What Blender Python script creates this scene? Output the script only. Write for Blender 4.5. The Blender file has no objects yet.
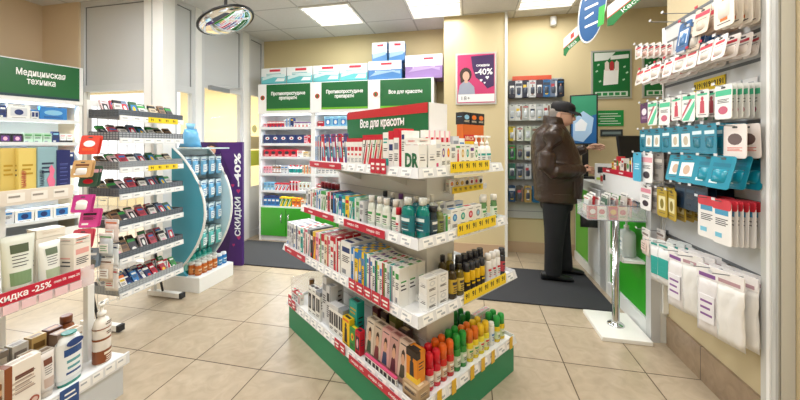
import bpy, math, random
from mathutils import Vector, Matrix
random.seed(11)
SC = bpy.context.scene
COL = SC.collection
R = math.radians

# ------------------------------------------------------------------ camera, world, lights, exposure
cam_d = bpy.data.cameras.new('camera'); cam = bpy.data.objects.new('camera', cam_d); COL.objects.link(cam)
cam.location = (0, 0, 1.3); cam.rotation_euler = (R(90), 0, 0.20983)
cam_d.sensor_width = 36; cam_d.lens = 329.07 * 36 / 800; cam_d.shift_y = -55.2 / 800; cam_d.clip_start = .02
SC.camera = cam
W = bpy.data.worlds.new('world'); SC.world = W; W.use_nodes = True
W.node_tree.nodes['Background'].inputs[0].default_value = (1, 1, 1, 1)
W.node_tree.nodes['Background'].inputs[1].default_value = 1.5
SC.view_settings.view_transform = 'Standard'; SC.view_settings.look = 'None'
SC.view_settings.gamma = 1; SC.view_settings.use_curve_mapping = False
SC.view_settings.exposure = 0.0
def area(name, loc, sx, sy, power, rot=(0, 0, 0), col=(1, 1, 1), spread=180):
    l = bpy.data.lights.new(name, 'AREA'); l.shape = 'RECTANGLE'; l.size = sx; l.size_y = sy; l.energy = power
    l.color = col; l.spread = R(spread)
    o = bpy.data.objects.new(name, l); COL.objects.link(o); o.location = loc; o.rotation_euler = rot
    return o
CZ = 2.843                       # ceiling height
LAMP = [(-1.588, 3.664), (-.388, 3.664), (.812, 3.664), (-1.588, 1.864), (-.388, 1.864), (.812, 1.864),
        (-2.788, 1.864), (-1.588, .064), (-.388, .064), (.812, .064), (-2.788, .064)]
LAMP_W = 17
for x, y in LAMP:
    area('lamp_light', (x, y, CZ - .035), .56, .56, LAMP_W * (.66 if y > 3 else 1.05), col=(1, .995, .985))
area('vestibule_light', (-4.6, 3.9, 2.5), .8, .8, 110, col=(1, .93, .76))

# ------------------------------------------------------------------ materials
_mc = {}
def lin(c):
    c = c.lstrip('#'); v = [int(c[i:i + 2], 16) / 255 for i in (0, 2, 4)]
    return tuple(x / 12.92 if x <= .04045 else ((x + .055) / 1.055) ** 2.4 for x in v) + (1,)
def M(c, r=.45, m=0., a=1., em=0., tr=0., noise=0., coat=0.):
    k = (c, r, m, a, em, tr, noise, coat)
    if k in _mc: return _mc[k]
    mt = bpy.data.materials.new('mat_' + c.strip('#')); mt.use_nodes = True
    nt = mt.node_tree; p = nt.nodes['Principled BSDF']
    p.inputs['Base Color'].default_value = lin(c); p.inputs['Roughness'].default_value = r
    p.inputs['Metallic'].default_value = m
    if a < 1: p.inputs['Alpha'].default_value = a
    if tr: p.inputs['Transmission Weight'].default_value = tr
    if coat: p.inputs['Coat Weight'].default_value = coat
    if em:
        p.inputs['Emission Color'].default_value = lin(c); p.inputs['Emission Strength'].default_value = em
    if noise:
        tc = nt.nodes.new('ShaderNodeTexCoord'); n = nt.nodes.new('ShaderNodeTexNoise'); n.inputs['Scale'].default_value = noise
        b = nt.nodes.new('ShaderNodeBump'); b.inputs['Strength'].default_value = .35; b.inputs['Distance'].default_value = .0016
        nt.links.new(tc.outputs['Object'], n.inputs['Vector']); nt.links.new(n.outputs['Fac'], b.inputs['Height'])
        nt.links.new(b.outputs['Normal'], p.inputs['Normal'])
    _mc[k] = mt
    return mt
def glass(c='#ffffff', fac=.12):
    k = ('glass', c, fac)
    if k in _mc: return _mc[k]
    mt = bpy.data.materials.new('clear'); mt.use_nodes = True; nt = mt.node_tree
    nt.nodes.clear(); o = nt.nodes.new('ShaderNodeOutputMaterial'); mx = nt.nodes.new('ShaderNodeMixShader')
    t = nt.nodes.new('ShaderNodeBsdfTransparent'); g = nt.nodes.new('ShaderNodeBsdfPrincipled')
    g.inputs['Base Color'].default_value = lin(c); g.inputs['Roughness'].default_value = .08
    mx.inputs[0].default_value = fac
    nt.links.new(t.outputs[0], mx.inputs[1]); nt.links.new(g.outputs[0], mx.inputs[2]); nt.links.new(mx.outputs[0], o.inputs[0])
    _mc[k] = mt
    return mt
def tile_mat(name, c1, c2, mortar, w, ox, oy, ms, rough, nscale, namt, vert=False, bump=0):
    mt = bpy.data.materials.new(name); mt.use_nodes = True; nt = mt.node_tree; p = nt.nodes['Principled BSDF']
    tc = nt.nodes.new('ShaderNodeTexCoord'); mp = nt.nodes.new('ShaderNodeMapping'); mp.inputs['Location'].default_value = (-ox + 50 * w, -oy + 50 * w, 0)
    b = nt.nodes.new('ShaderNodeTexBrick'); b.offset = 0; b.squash = 1
    b.inputs['Scale'].default_value = 1; b.inputs['Brick Width'].default_value = w; b.inputs['Row Height'].default_value = w
    b.inputs['Mortar Size'].default_value = ms; b.inputs['Mortar Smooth'].default_value = .1
    b.inputs['Color1'].default_value = lin(c1); b.inputs['Color2'].default_value = lin(c2); b.inputs['Mortar'].default_value = lin(mortar)
    n = nt.nodes.new('ShaderNodeTexNoise'); n.inputs['Scale'].default_value = nscale; n.inputs['Detail'].default_value = 6; n.inputs['Distortion'].default_value = 1.5
    rp = nt.nodes.new('ShaderNodeValToRGB'); rp.color_ramp.elements[0].position = .3; rp.color_ramp.elements[1].position = .7
    g0 = 1 - namt; rp.color_ramp.elements[0].color = (g0, g0 * .98, g0 * .95, 1); rp.color_ramp.elements[1].color = (1, 1, 1, 1)
    mx = nt.nodes.new('ShaderNodeMix'); mx.data_type = 'RGBA'; mx.blend_type = 'MULTIPLY'; mx.inputs[0].default_value = 1
    nt.links.new(tc.outputs['Object'], mp.inputs['Vector']); nt.links.new(mp.outputs['Vector'], b.inputs['Vector'])
    nt.links.new(tc.outputs['Object'], n.inputs['Vector']); nt.links.new(n.outputs['Fac'], rp.inputs['Fac'])
    nt.links.new(b.outputs['Color'], mx.inputs[6]); nt.links.new(rp.outputs['Color'], mx.inputs[7])
    nt.links.new(mx.outputs[2], p.inputs['Base Color']); p.inputs['Roughness'].default_value = rough
    if bump:
        bp = nt.nodes.new('ShaderNodeBump'); bp.inputs['Strength'].default_value = bump; bp.inputs['Distance'].default_value = .003; bp.invert = True
        nt.links.new(b.outputs['Fac'], bp.inputs['Height']); nt.links.new(bp.outputs['Normal'], p.inputs['Normal'])
    return mt

# ------------------------------------------------------------------ mesh helpers
class MB:
    def __init__(s): s.v = []; s.f = []; s.mi = []; s.ms = []; s.sm = []
    def _m(s, m):
        if m not in s.ms: s.ms.append(m)
        return s.ms.index(m)
    def add(s, vs, fs, m, smooth=False):
        o = len(s.v); s.v += [tuple(v) for v in vs]; k = s._m(m)
        for f in fs: s.f.append([i + o for i in f]); s.mi.append(k); s.sm.append(smooth)
        return s
    def box(s, x0, y0, z0, x1, y1, z1, m, sk=0):        # sk: top shifted in y
        v = [(x0, y0, z0), (x1, y0, z0), (x1, y1, z0), (x0, y1, z0), (x0, y0 + sk, z1), (x1, y0 + sk, z1), (x1, y1 + sk, z1), (x0, y1 + sk, z1)]
        return s.add(v, [(3, 2, 1, 0), (4, 5, 6, 7), (0, 1, 5, 4), (1, 2, 6, 5), (2, 3, 7, 6), (3, 0, 4, 7)], m)
    def prism(s, pts, a, b, m, ax='y'):                 # polygon (counter-clockwise seen from the front) extruded along an axis
        n = len(pts)
        f3 = {'y': lambda p, t: (p[0], t, p[1]), 'z': lambda p, t: (p[0], p[1], t), 'x': lambda p, t: (t, p[0], p[1])}[ax]
        v = [f3(p, a) for p in pts] + [f3(p, b) for p in pts]
        fs = [tuple(range(n)), tuple(range(2 * n - 1, n - 1, -1))] + [(i, i + n, (i + 1) % n + n, (i + 1) % n) for i in range(n)]
        return s.add(v, fs, m)
    def lathe(s, pr, m, cx=0, cy=0, sx=1, sy=1, seg=14, cap=True, z0=0):
        v = []; n = len(pr)
        for r, z in pr:
            for k in range(seg):
                a = 2 * math.pi * k / seg; v.append((cx + r * sx * math.cos(a), cy + r * sy * math.sin(a), z + z0))
        fs = [(i * seg + k, i * seg + (k + 1) % seg, (i + 1) * seg + (k + 1) % seg, (i + 1) * seg + k) for i in range(n - 1) for k in range(seg)]
        s.add(v, fs, m, True)
        if cap: 
            o = len(s.v) - len(v); k = s._m(m)
            for f in (list(range(seg))[::-1], [(n - 1) * seg + k2 for k2 in range(seg)]):
                s.f.append([i + o for i in f]); s.mi.append(k); s.sm.append(False)
        return s
    def loft(s, rings, m, cap=True, smooth=True):
        seg = len(rings[0]); v = [p for r in rings for p in r]; n = len(rings)
        fs = [(i * seg + k, i * seg + (k + 1) % seg, (i + 1) * seg + (k + 1) % seg, (i + 1) * seg + k) for i in range(n - 1) for k in range(seg)]
        if cap: fs += [tuple(range(seg))[::-1], tuple((n - 1) * seg + k for k in range(seg))]
        return s.add(v, fs, m, smooth)
    def tube(s, pts, r, m, seg=6):
        rings = []; pts = [Vector(p) for p in pts]
        for i, p in enumerate(pts):
            d = (pts[min(i + 1, len(pts) - 1)] - pts[max(i - 1, 0)]).normalized()
            u = d.cross(Vector((0, 0, 1)) if abs(d.z) < .9 else Vector((0, 1, 0))).normalized(); w = d.cross(u)
            rr = r[i] if isinstance(r, (list, tuple)) else r
            rings.append([p + u * rr * math.cos(2 * math.pi * k / seg) - w * rr * math.sin(2 * math.pi * k / seg) for k in range(seg)])
        return s.loft(rings, m)
    def puff(s, x0, x1, z0, z1, t, m, y=0, nx=8, nz=8, wr=0., taper=0., seed=0):   # pillow-shaped pouch standing in the x-z plane
        rnd = random.Random(seed); v = []
        for sd in (-1, 1):
            for j in range(nz + 1):
                for i in range(nx + 1):
                    a, b = i / nx * 2 - 1, j / nz * 2 - 1
                    e = max(0, (1 - abs(a) ** 2.5) * (1 - abs(b) ** 2.5)) ** .6
                    x = x0 + (x1 - x0) * i / nx; x = (x0 + x1) / 2 + (x - (x0 + x1) / 2) * (1 - taper * j / nz)
                    v.append((x + rnd.uniform(-wr, wr) * .5, y + sd * (e * t / 2 + .0004) + (rnd.uniform(-wr, wr) if e > .02 else 0), z0 + (z1 - z0) * j / nz))
        N = (nx + 1) * (nz + 1); fs = []
        q = lambda i, j, o: o + j * (nx + 1) + i
        for j in range(nz):
            for i in range(nx):
                fs.append((q(i, j, 0), q(i + 1, j, 0), q(i + 1, j + 1, 0), q(i, j + 1, 0)))
                fs.append((q(i, j, N), q(i, j + 1, N), q(i + 1, j + 1, N), q(i + 1, j, N)))
        for i in range(nx):
            fs += [(q(i, 0, 0), q(i, 0, N), q(i + 1, 0, N), q(i + 1, 0, 0)), (q(i, nz, 0), q(i + 1, nz, 0), q(i + 1, nz, N), q(i, nz, N))]
        for j in range(nz):
            fs += [(q(0, j, 0), q(0, j + 1, 0), q(0, j + 1, N), q(0, j, N)), (q(nx, j, 0), q(nx, j, N), q(nx, j + 1, N), q(nx, j + 1, 0))]
        return s.add(v, fs, m, True)
    def build(s, name, parent=None, bevel=0, loc=None, rot=None):
        me = bpy.data.meshes.new(name); me.from_pydata(s.v, [], s.f)
        for m in s.ms: me.materials.append(m)
        me.polygons.foreach_set('material_index', s.mi); me.polygons.foreach_set('use_smooth', s.sm); me.update()
        o = bpy.data.objects.new(name, me); COL.objects.link(o); o.parent = parent
        if loc: o.location = loc
        if rot: o.rotation_euler = rot
        if bevel:
            b = o.modifiers.new('bevel', 'BEVEL'); b.width = bevel; b.segments = 2; b.limit_method = 'ANGLE'
        return o
def tag(o, label=None, cat=None, group=None, kind=None):
    if label:
        n = len(label.split())
        if not 4 <= n <= 16: print('BADLABEL', n, label)
        o['label'] = label
    if cat: o['category'] = cat
    if group: o['group'] = group
    if kind: o['kind'] = kind
    return o
def E(name, label, cat, loc=(0, 0, 0), ang=0, group=None):
    o = bpy.data.objects.new(name, None); COL.objects.link(o); o.location = loc; o.rotation_euler = (0, 0, R(ang)); o.empty_display_size = .1
    return tag(o, label, cat, group)
def struct(name, mb, parent=None, **k):
    o = mb.build(name, parent, **k)
    if parent is None: o['kind'] = 'structure'
    return o
def text(body, size, loc, m, parent, name='lettering', rot=(90, 0, 0), align='CENTER', ext=.0006, bold=0., sx=1., wid=None):
    c = bpy.data.curves.new(name, 'FONT'); c.body = body; c.size = size; c.align_x = align; c.align_y = 'CENTER'; c.extrude = ext; c.offset = bold
    c.resolution_u = 2; c.space_line = .95
    t = bpy.data.objects.new('tmp', c); COL.objects.link(t); bpy.context.view_layer.update()
    me = bpy.data.meshes.new_from_object(t.evaluated_get(bpy.context.evaluated_depsgraph_get()))
    bpy.data.objects.remove(t); bpy.data.curves.remove(c)
    me.materials.clear(); me.materials.append(m)
    o = bpy.data.objects.new(name, me); COL.objects.link(o); o.parent = parent; o.location = loc; o.rotation_euler = [R(a) for a in rot]
    if wid: xs = [v.co.x for v in me.vertices]; sx = wid / max(1e-6, max(xs) - min(xs))
    o.scale = (sx, 1, 1)
    return o
def dup(o, parent=None):
    c = o.copy(); COL.objects.link(c); c.parent = parent
    for ch in list(o.children): dup(ch, c)
    return c
class Fr:                                               # a shelf's own frame: s along it seen from its front, d into it, z up
    def __init__(f, ox, oy, ang): f.o = (ox, oy); f.ang = ang; a = R(ang); f.x = (math.cos(a), math.sin(a)); f.y = (-math.sin(a), math.cos(a))
    def at(f, s, d, z=0): return (f.o[0] + s * f.x[0] + d * f.y[0], f.o[1] + s * f.x[1] + d * f.y[1], z)
class Kind:
    def __init__(k, root): k.r = root; k.used = False
    def put(k, fr, s, d, z, label, cat, group=None, rz=0, rx=0, ry=0):
        o = k.r if not k.used else dup(k.r); k.used = True
        o.location = fr.at(s, d, z); o.rotation_euler = (R(rx), R(ry), R(fr.ang + rz))
        if 'group' in o: del o['group']
        return tag(o, label, cat, group)

# ------------------------------------------------------------------ products (front faces -y, base at z = 0, centred in x)
WHT = '#f2f2ee'; INK = '#3a3a42'
def patches(style, a, b, ink=INK):
    L = lambda z0, n, x0=.15, x1=.85, c=ink, st=.05: [([(x0, z0 - i * st), (x1 - .12 * (i % 2), z0 - i * st), (x1 - .12 * (i % 2), z0 - i * st + st * .45), (x0, z0 - i * st + st * .45)], c) for i in range(n)]
    Q = lambda x0, x1, z0, z1, c: [([(x0, z0), (x1, z0), (x1, z1), (x0, z1)], c)]
    El = lambda cx, cz, rx, rz, c, n=12: [([(cx + rx * math.cos(2 * math.pi * i / n), cz + rz * math.sin(2 * math.pi * i / n)) for i in range(n)], c)]
    return {
        'band': Q(0, 1, .74, .93, a) + L(.6, 3) + El(.5, .25, .3, .14, b),
        'base': Q(0, 1, .0, .3, a) + L(.8, 2, .12, .88, b, .09) + L(.55, 2),
        'top': Q(0, 1, .78, 1, a) + Q(.12, .88, .5, .66, b) + L(.38, 4),
        'diag': [([(0, .0), (.55, 0), (1, .55), (1, .8)], a)] + [([(0, .25), (0, .1), (.9, .95), (.7, .95)], b)] + Q(0, 1, .85, 1, a) + L(.7, 2, .1, .6),
        'logo': El(.5, .6, .34, .2, a) + L(.3, 3, c=b),
        'dot': El(.5, .62, .27, .17, a) + El(.5, .62, .14, .09, b) + L(.3, 3, .2, .8) + L(.88, 1, .2, .8),
        'left': Q(0, .42, 0, 1, a) + L(.7, 5, .5, .95) + Q(.5, .92, .78, .9, b),
        'window': Q(.14, .86, .22, .78, a) + El(.5, .48, .2, .2, b) + L(.1, 1, .2, .8) + L(.9, 1, .25, .75),
        'script': Q(.1, .9, .56, .7, a) + Q(.2, .7, .4, .47, a) + Q(0, 1, .88, 1, a) + L(.28, 3, c=b),
        'stripe': Q(.72, 1, 0, 1, a) + Q(.1, .62, .62, .82, b) + L(.5, 6, .1, .62),
        'text': Q(.12, .88, .72, .86, a) + L(.6, 4) + Q(.12, .5, .12, .24, b),
        'figure': El(.5, .74, .12, .09, a) + [([(.3, .12), (.7, .12), (.66, .62), (.58, .66), (.42, .66), (.34, .62)], a)] + Q(.08, .92, .88, .96, b) + L(.05, 1),
        'pair': Q(.08, .44, .3, .75, a) + Q(.54, .92, .3, .75, a) + Q(0, 1, .86, 1, b) + L(.18, 2),
        'plain': L(.62, 3, .2, .8, a, .09),
        'face': Q(0, 1, 0, .12, a) + [([(.2, .12), (.8, .12), (.72, .4), (.6, .45), (.4, .45), (.28, .4)], b)] + El(.5, .58, .2, .16, '#d8a888') + [([(.28, .56), (.34, .74), (.5, .8), (.66, .74), (.72, .56), (.6, .68), (.4, .68)], '#3a2418')] + L(.9, 1),
    }[style]
def K_box(w, d, h, base, style='text', a='#c8102e', b='#26408c', name='carton', ink=INK, r=.4, side=None):
    mb = MB(); mb.box(-w / 2, 0, 0, w / 2, d, h, M(base, r))
    for k, (p, c) in enumerate(patches(style, a, b, ink)):
        xs = [q[0] for q in p]; zs = [q[1] for q in p]; full = len(p) == 4 and min(xs) == 0 and max(xs) == 1 and len(set(zs)) == 2
        e = .0005 + .00012 * k
        if full:
            mb.box(-w / 2 - e, -e, h * min(zs) - (e if min(zs) == 0 else 0) * 0, w / 2 + e, d + e, h * max(zs) + (e if max(zs) == 1 else 0), M(c, r))
        else:
            mb.prism([(-w / 2 + x * w, z * h) for x, z in p], -e, .001, M(c, r))
    for sgn in (-1, 1):                                  # small print on the two flanks
        x = sgn * (w / 2 + .0005); x2 = sgn * (w / 2 - .001)
        for i in range(3):
            z = h * (.62 - .1 * i); mb.box(min(x, x2), d * .2, z, max(x, x2), d * (.8 - .15 * (i % 2)), z + h * .035, M(side or a if i == 0 else ink, r))
    mb.box(-w * .36, d * .25, h - .001, w * .36, d * .7, h + .0005, M(side or a, r))
    return Kind(mb.build(name))
def K_bottle(r, h, body, cap, label=None, ink=INK, kind='screw', sx=1., sy=1., capr=.5, caph=.16, name='bottle', tr=0., lab=(.2, .7), acc=None, rough=.2):
    bh = h * (1 - caph); nr = r * capr
    pr = [(r * .9, 0), (r, h * .02), (r, bh * .72), (r * .93, bh * .82), (r * .6 + nr * .3, bh * .93), (nr * .9, bh * .965), (nr * .9, bh)]
    if kind == 'spray': pr = [(r * .95, 0), (r, h * .02), (r, bh * .93), (r * .94, bh * .97), (r * .85, bh)]
    if kind == 'can': pr = [(r * .93, 0), (r, h * .03), (r, bh * .95), (r * .93, bh)]
    bm_ = M(body, rough, tr=tr)
    root = MB().lathe(pr, bm_, sx=sx, sy=sy, cy=r * sy).build(name)
    c = MB(); cm = M(cap, .35)
    if kind == 'pump':
        c.lathe([(nr, bh), (nr, bh + h * caph * .3), (nr * .4, bh + h * caph * .35), (nr * .35, bh + h * caph * .7), (nr * .7, bh + h * caph * .74), (nr * .7, h)], cm, cy=r * sy)
        c.box(-r * .1 - nr, r * sy - nr * .3, h - h * caph * .2, r * .9 + nr * .4, r * sy + nr * .3, h, cm)
        cn = 'pump'
    elif kind == 'spray':
        c.lathe([(r * .9, bh), (r * .9, bh + h * caph * .75), (r * .75, bh + h * caph * .93), (r * .4, h)], cm, cy=r * sy); cn = 'cap'
    elif kind == 'trigger':
        c.lathe([(nr, bh), (nr, bh + h * caph * .3), (nr * .6, bh + h * caph * .4), (nr * .6, bh + h * caph * .7)], cm, cy=r * sy)
        c.box(-r * .9, r * sy - nr * .5, bh + h * caph * .62, r * .6, r * sy + nr * .5, h, cm); c.box(-r * .6, r * sy - nr * .2, bh + h * caph * .2, -r * .4, r * sy + nr * .2, bh + h * caph * .65, cm); cn = 'trigger'
    elif kind == 'can':
        c.lathe([(r * .95, bh), (r * .95, bh + h * caph * .4), (r * .85, bh + h * caph * .5), (r * .85, h * .995)], cm, cy=r * sy); cn = 'lid'
    else:
        c.lathe([(nr, bh), (nr, h - h * caph * .08), (nr * .92, h)], cm, cy=r * sy); cn = 'cap'
    c.build(cn, root)
    if label:
        z0, z1 = bh * lab[0], bh * lab[1]; l = MB(); e = 1.012
        l.lathe([(r * e, z0), (r * e, z1)], M(label, .4), sx=sx, sy=sy, cy=r * sy, cap=False)
        for t0, t1, w_, cc in ((.62, .82, .75, acc or ink), (.42, .5, .55, ink), (.25, .32, .5, ink), (.1, .16, .6, acc or ink)):   # printed lines wrapped on the label front
            za, zb = z0 + (z1 - z0) * t0, z0 + (z1 - z0) * t1; n = 6; q = []
            for zz in (za, zb):
                for i in range(n + 1):
                    an = -math.pi / 2 + (i / n - .5) * w_ * 2; q.append((r * 1.022 * sx * math.cos(an), r * sy + r * 1.022 * sy * math.sin(an), zz))
            l.add(q, [(i, i + 1, n + 2 + i, n + 1 + i) for i in range(n)], M(cc, .4))
        l.build('label', root)
    return Kind(root)
def K_tube(w, h, body, cap, a, b, name='cream_tube', ink=INK):   # squeeze tube standing on its cap
    root = None; ch = h * .14; seg = 16; rings = []; N = 8; rr = w * .42
    for i in range(N + 1):
        t = i / N; z = ch + (h - ch) * t; ax = rr + (w / 2 - rr) * t; ay = rr * .8 * (1 - t) ** .7 + .0012
        rings.append([(ax * math.cos(2 * math.pi * k / seg), rr * .8 + ay * math.sin(2 * math.pi * k / seg), z) for k in range(seg)])
    root = MB().loft(rings, M(body, .35)).build(name)
    MB().lathe([(rr * .82, 0), (rr * .86, ch * .9), (rr * .8, ch)], M(cap, .35), sy=.8, cy=rr * .8).build('cap', root)
    p = MB()
    def patch(t0, t1, x0, x1, c, e):
        q = []; n = 6; m_ = 4
        for j in range(m_ + 1):
            t = t0 + (t1 - t0) * j / m_
            for i in range(n + 1):
                x = x0 + (x1 - x0) * i / n; ax = rr + (w / 2 - rr) * t; ay = rr * .8 * (1 - t) ** .7 + .0012
                q.append((ax * x, rr * .8 - ay * math.sqrt(max(0, 1 - x * x)) - e, ch + (h - ch) * t))
        p.add(q, [(j * (n + 1) + i, j * (n + 1) + i + 1, (j + 1) * (n + 1) + i + 1, (j + 1) * (n + 1) + i) for j in range(m_) for i in range(n)], M(c, .4))
    patch(.68, .84, -.55, .55, a, .0012); patch(.1, .34, -.7, .7, b, .0012)
    for i in range(4): patch(.62 - i * .06, .635 - i * .06, -.5, .5 - .15 * (i % 2), ink, .0012)
    p.build('print', root)
    return Kind(root)
def rrect(x0, z0, x1, z1, r, n=3):
    pts = []
    for cx, cz, a0 in ((x1 - r, z0 + r, -90), (x1 - r, z1 - r, 0), (x0 + r, z1 - r, 90), (x0 + r, z0 + r, 180)):
        for i in range(n + 1):
            a = R(a0 + 90 * i / n); pts.append((cx + r * math.cos(a), cz + r * math.sin(a)))
    return pts
def K_card(w, h, t, base, style, a, b, name='blister_card', blister=None, ink=INK, thick=.0025):   # hangs at (0,0,0) from a euro slot
    mb = MB(); mb.prism(rrect(-w / 2, -h + .012, w / 2, .012, w * .12), 0, thick, M(base, .35))
    for k, (p, c) in enumerate(patches(style, a, b, ink)):
        mb.prism([(-w / 2 + w * (.04 + .92 * x), -h + .012 + h * (.04 + .86 * z)) for x, z in p], -.0004 - .0001 * k, .001, M(c, .35))
    mb.prism(rrect(-.012, -.006, .012, .002, .003), -.0006, .001, M('#4a4a4a', .6))
    root = mb.build(name)
    if blister: 
        MB().puff(-w * .36, w * .36, -h * .78, -h * .3, t, M(blister, .2), y=t * .1 + thick, nx=6, nz=6).build('blister', root)
    return Kind(root)
def K_pouch(w, h, t, body, head, a, b, style='text', name='hanging_pouch', hh=.25, wr=.002, seed=1, rough=.35):
    mb = MB(); z1 = -h + .012 + h * (1 - hh)
    mb.puff(-w / 2, w / 2, -h + .012, z1 + .004, t, M(body, rough), y=t * .35, wr=wr, seed=seed)
    root = mb.build(name)
    c = MB(); c.prism(rrect(-w / 2 - .002, z1 - .002, w / 2 + .002, .012, .006), t * .35 - .0035, t * .35 + .0035, M(head, .4))
    c.box(-w * .4, t * .35 - .0045, z1 + h * hh * .12, w * .4, t * .35 - .003, z1 + h * hh * .4, M(a, .4)); c.build('header_card', root)
    l = MB(); y0 = t * .35 - t / 2 - .004; H = h * (1 - hh)
    if style == 'label':
        l.box(-w * .32, y0, -h + .012 + H * .22, w * .32, y0 + .003, -h + .012 + H * .72, M(b, .4))
        for i in range(3): l.box(-w * .24, y0 - .0004, -h + .012 + H * (.58 - .12 * i), w * (.24 - .08 * (i % 2)), y0 + .001, -h + .012 + H * (.62 - .12 * i), M(a, .4))
        l.build('label', root)
    return Kind(root)
ORD = ['first', 'second', 'third', 'fourth', 'fifth', 'sixth', 'seventh', 'eighth', 'ninth', 'tenth', 'eleventh', 'twelfth', 'thirteenth', 'fourteenth', 'fifteenth', 'sixteenth', 'seventeenth', 'eighteenth', 'nineteenth', 'twentieth', 'twenty-first', 'twenty-second', 'twenty-third', 'twenty-fourth', 'twenty-fifth', 'twenty-sixth']

# ------------------------------------------------------------------ the room
GREY = '#b9bcbf'; CREAM = '#e2d3ab'
mwall = M('#cfbf93', .75, noise=60); mwall2 = M('#d6c69c', .75, noise=60); mbrown = M('#d9c4a6', .75, noise=50)
alum = M('#d2d5d7', .35, .0); alum_d = M('#8d9194', .4); white = M('#f1f2f0', .35); panel_grey = M('#ced1d3', .5, noise=30)
floor_m = tile_mat('floor_tiles', '#c0b099', '#b8a890', '#5a4a38', .4339, -2.0576, 1.6917, .0032, .3, 9, .2, bump=.3)
struct('floor', MB().box(-9, -2.5, -.06, 2.6, 7, 0, floor_m))
ceil_m = tile_mat('ceiling_tiles', '#dcdcda', '#d8d8d6', '#b9b9b7', .6, -2.488, 3.364, .011, .85, 40, .06, bump=.5)
struct('ceiling', MB().box(-5, -2.5, CZ, 2.6, 4.5, CZ + .06, ceil_m))
skirt_m = tile_mat('skirting_tiles', '#a08a72', '#a89278', '#5e4c3c', .4339, 0, 1.6917, .003, .4, 12, .3)
struct('wall_back', MB().box(-3.05, 4.4, 0, -.31, 4.5, CZ, mwall).box(.41, 4.2, 0, 2.5, 4.3, CZ, mwall2))
struct('wall_pillar', MB().box(-.31, 4.0, 0, .41, 4.4, CZ, mwall2))
struct('trim_1', MB().box(.395, 3.985, 0, .425, 4.02, CZ, M('#e9e9e4', .5)))
struct('wall_left', MB().box(-4.75, -2.5, 0, -4.65, 2.75, CZ, mbrown).box(-4.75, 2.75, 0, -4.13, 2.86, CZ, mbrown))
struct('wall_right', MB().box(1.262, -2.5, 0, 1.42, 2.47, CZ, M('#c9b995', .75, noise=60)).box(2.5, 2.2, 0, 2.6, 4.3, CZ, mwall2).box(1.42, 2.2, 0, 2.5, 2.3, CZ, mwall2))
struct('wall_front', MB().box(-4.75, -2.6, 0, 1.42, -2.5, CZ, mwall2))
struct('baseboard_right', MB().box(1.246, -2.5, 0, 1.262, 2.45, .185, skirt_m))
struct('baseboard_back', MB().box(.41, 4.187, 0, 2.5, 4.2, .13, M('#c3a78a', .5)))
struct('baseboard_pillar', MB().box(-.31, 3.988, 0, .40, 4.0, .13, M('#c3a78a', .5)))
# vestibule beyond the glass
vest = M('#f2e2b4', .8)
struct('wall_vestibule', MB().box(-9, 5.6, 0, -8.7, 5.7, CZ, vest).box(-5.75, 5.6, 0, -3.0, 5.7, CZ, vest).box(-8.7, 5.6, 0, -5.75, 5.7, .2, vest).box(-8.7, 5.6, 2.4, -5.75, 5.7, CZ, vest)
       .box(-3.05, 4.5, 0, -2.95, 5.7, CZ, vest).box(-9, 2.9, 0, -8.9, 3.6, CZ, vest).box(-9, 3.6, 2.3, -8.9, 5.6, CZ, vest))
struct('ceiling_vestibule', MB().box(-9, 2.86, CZ - .02, -3.1, 5.7, CZ + .04, M('#efe6cf', .8)))
# glazed partition, front run
def glazing(name, y0, y1, horiz, z_tr, lo_panel=0, handle=False, fw=.045):
    """one bay: along x at y = 2.8 (horiz) or along y at x = -3.05"""
    def bx(mb, a0, a1, z0, z1, d0, d1, m):
        return mb.box(a0, 2.8 + d0, z0, a1, 2.8 + d1, z1, m) if horiz else mb.box(-3.05 + d0, a0, z0, -3.05 + d1, a1, z1, m)
    f = MB(); a, b = -.03, .03
    bx(f, y0, y0 + fw, 0, CZ, a, b, alum); bx(f, y1 - fw, y1, 0, CZ, a, b, alum); bx(f, y0 + fw, y1 - fw, z_tr, z_tr + .07, a, b, alum); bx(f, y0 + fw, y1 - fw, 0, .09, a, b, alum); bx(f, y0 + fw, y1 - fw, CZ - .05, CZ, a, b, alum)
    root = struct(name, f)
    gk = MB(); i0, i1, k0, k1 = y0 + fw, y1 - fw, z_tr + .07, CZ - .05
    for q in ((i0, i0 + .008, k0, k1), (i1 - .008, i1, k0, k1), (i0, i1, k1 - .008, k1), (i0, i1, k0, k0 + .004)): bx(gk, *q, -.012, .012, M('#6e7173', .6))
    struct('gasket', gk, root)
    struct('upper_panel', bx(MB(), y0 + fw, y1 - fw, z_tr + .07, CZ - .05, -.008, .008, panel_grey), root)
    struct('glass_pane', bx(MB(), y0 + fw, y1 - fw, .09 + lo_panel, z_tr, -.004, .004, glass('#e8f2f0', .07)), root)
    if lo_panel: struct('lower_panel', bx(MB(), y0 + fw, y1 - fw, .09, .09 + lo_panel, -.01, .01, panel_grey), root)
    return root
glazing('window_1', -4.13, -3.25, True, 1.87)
struct('trim_2', MB().box(-3.255, 2.74, 0, -3.13, 2.86, CZ, white).box(-3.13, 2.72, 0, -3.0, 2.86, CZ, white).box(-3.132, 2.715, 0, -3.128, 2.73, CZ, alum_d))
glazing('window_2', 2.86, 3.14, False, 1.87)
d1 = glazing('door_1', 3.22, 3.93, False, 1.97, fw=.05)
struct('trim_3', MB().box(-3.09, 3.14, 0, -3.01, 3.22, CZ, white))
struct('trim_4', MB().box(-3.09, 3.93, 0, -3.01, 4.05, CZ, white))
hd = struct('door_closer', MB().box(-3.02, 3.32, 1.95, -2.97, 3.62, 2.0, alum_d).tube([(-2.99, 3.4, 1.99), (-2.96, 3.62, 2.03), (-2.99, 3.86, 2.05)], .008, alum), d1)
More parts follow.
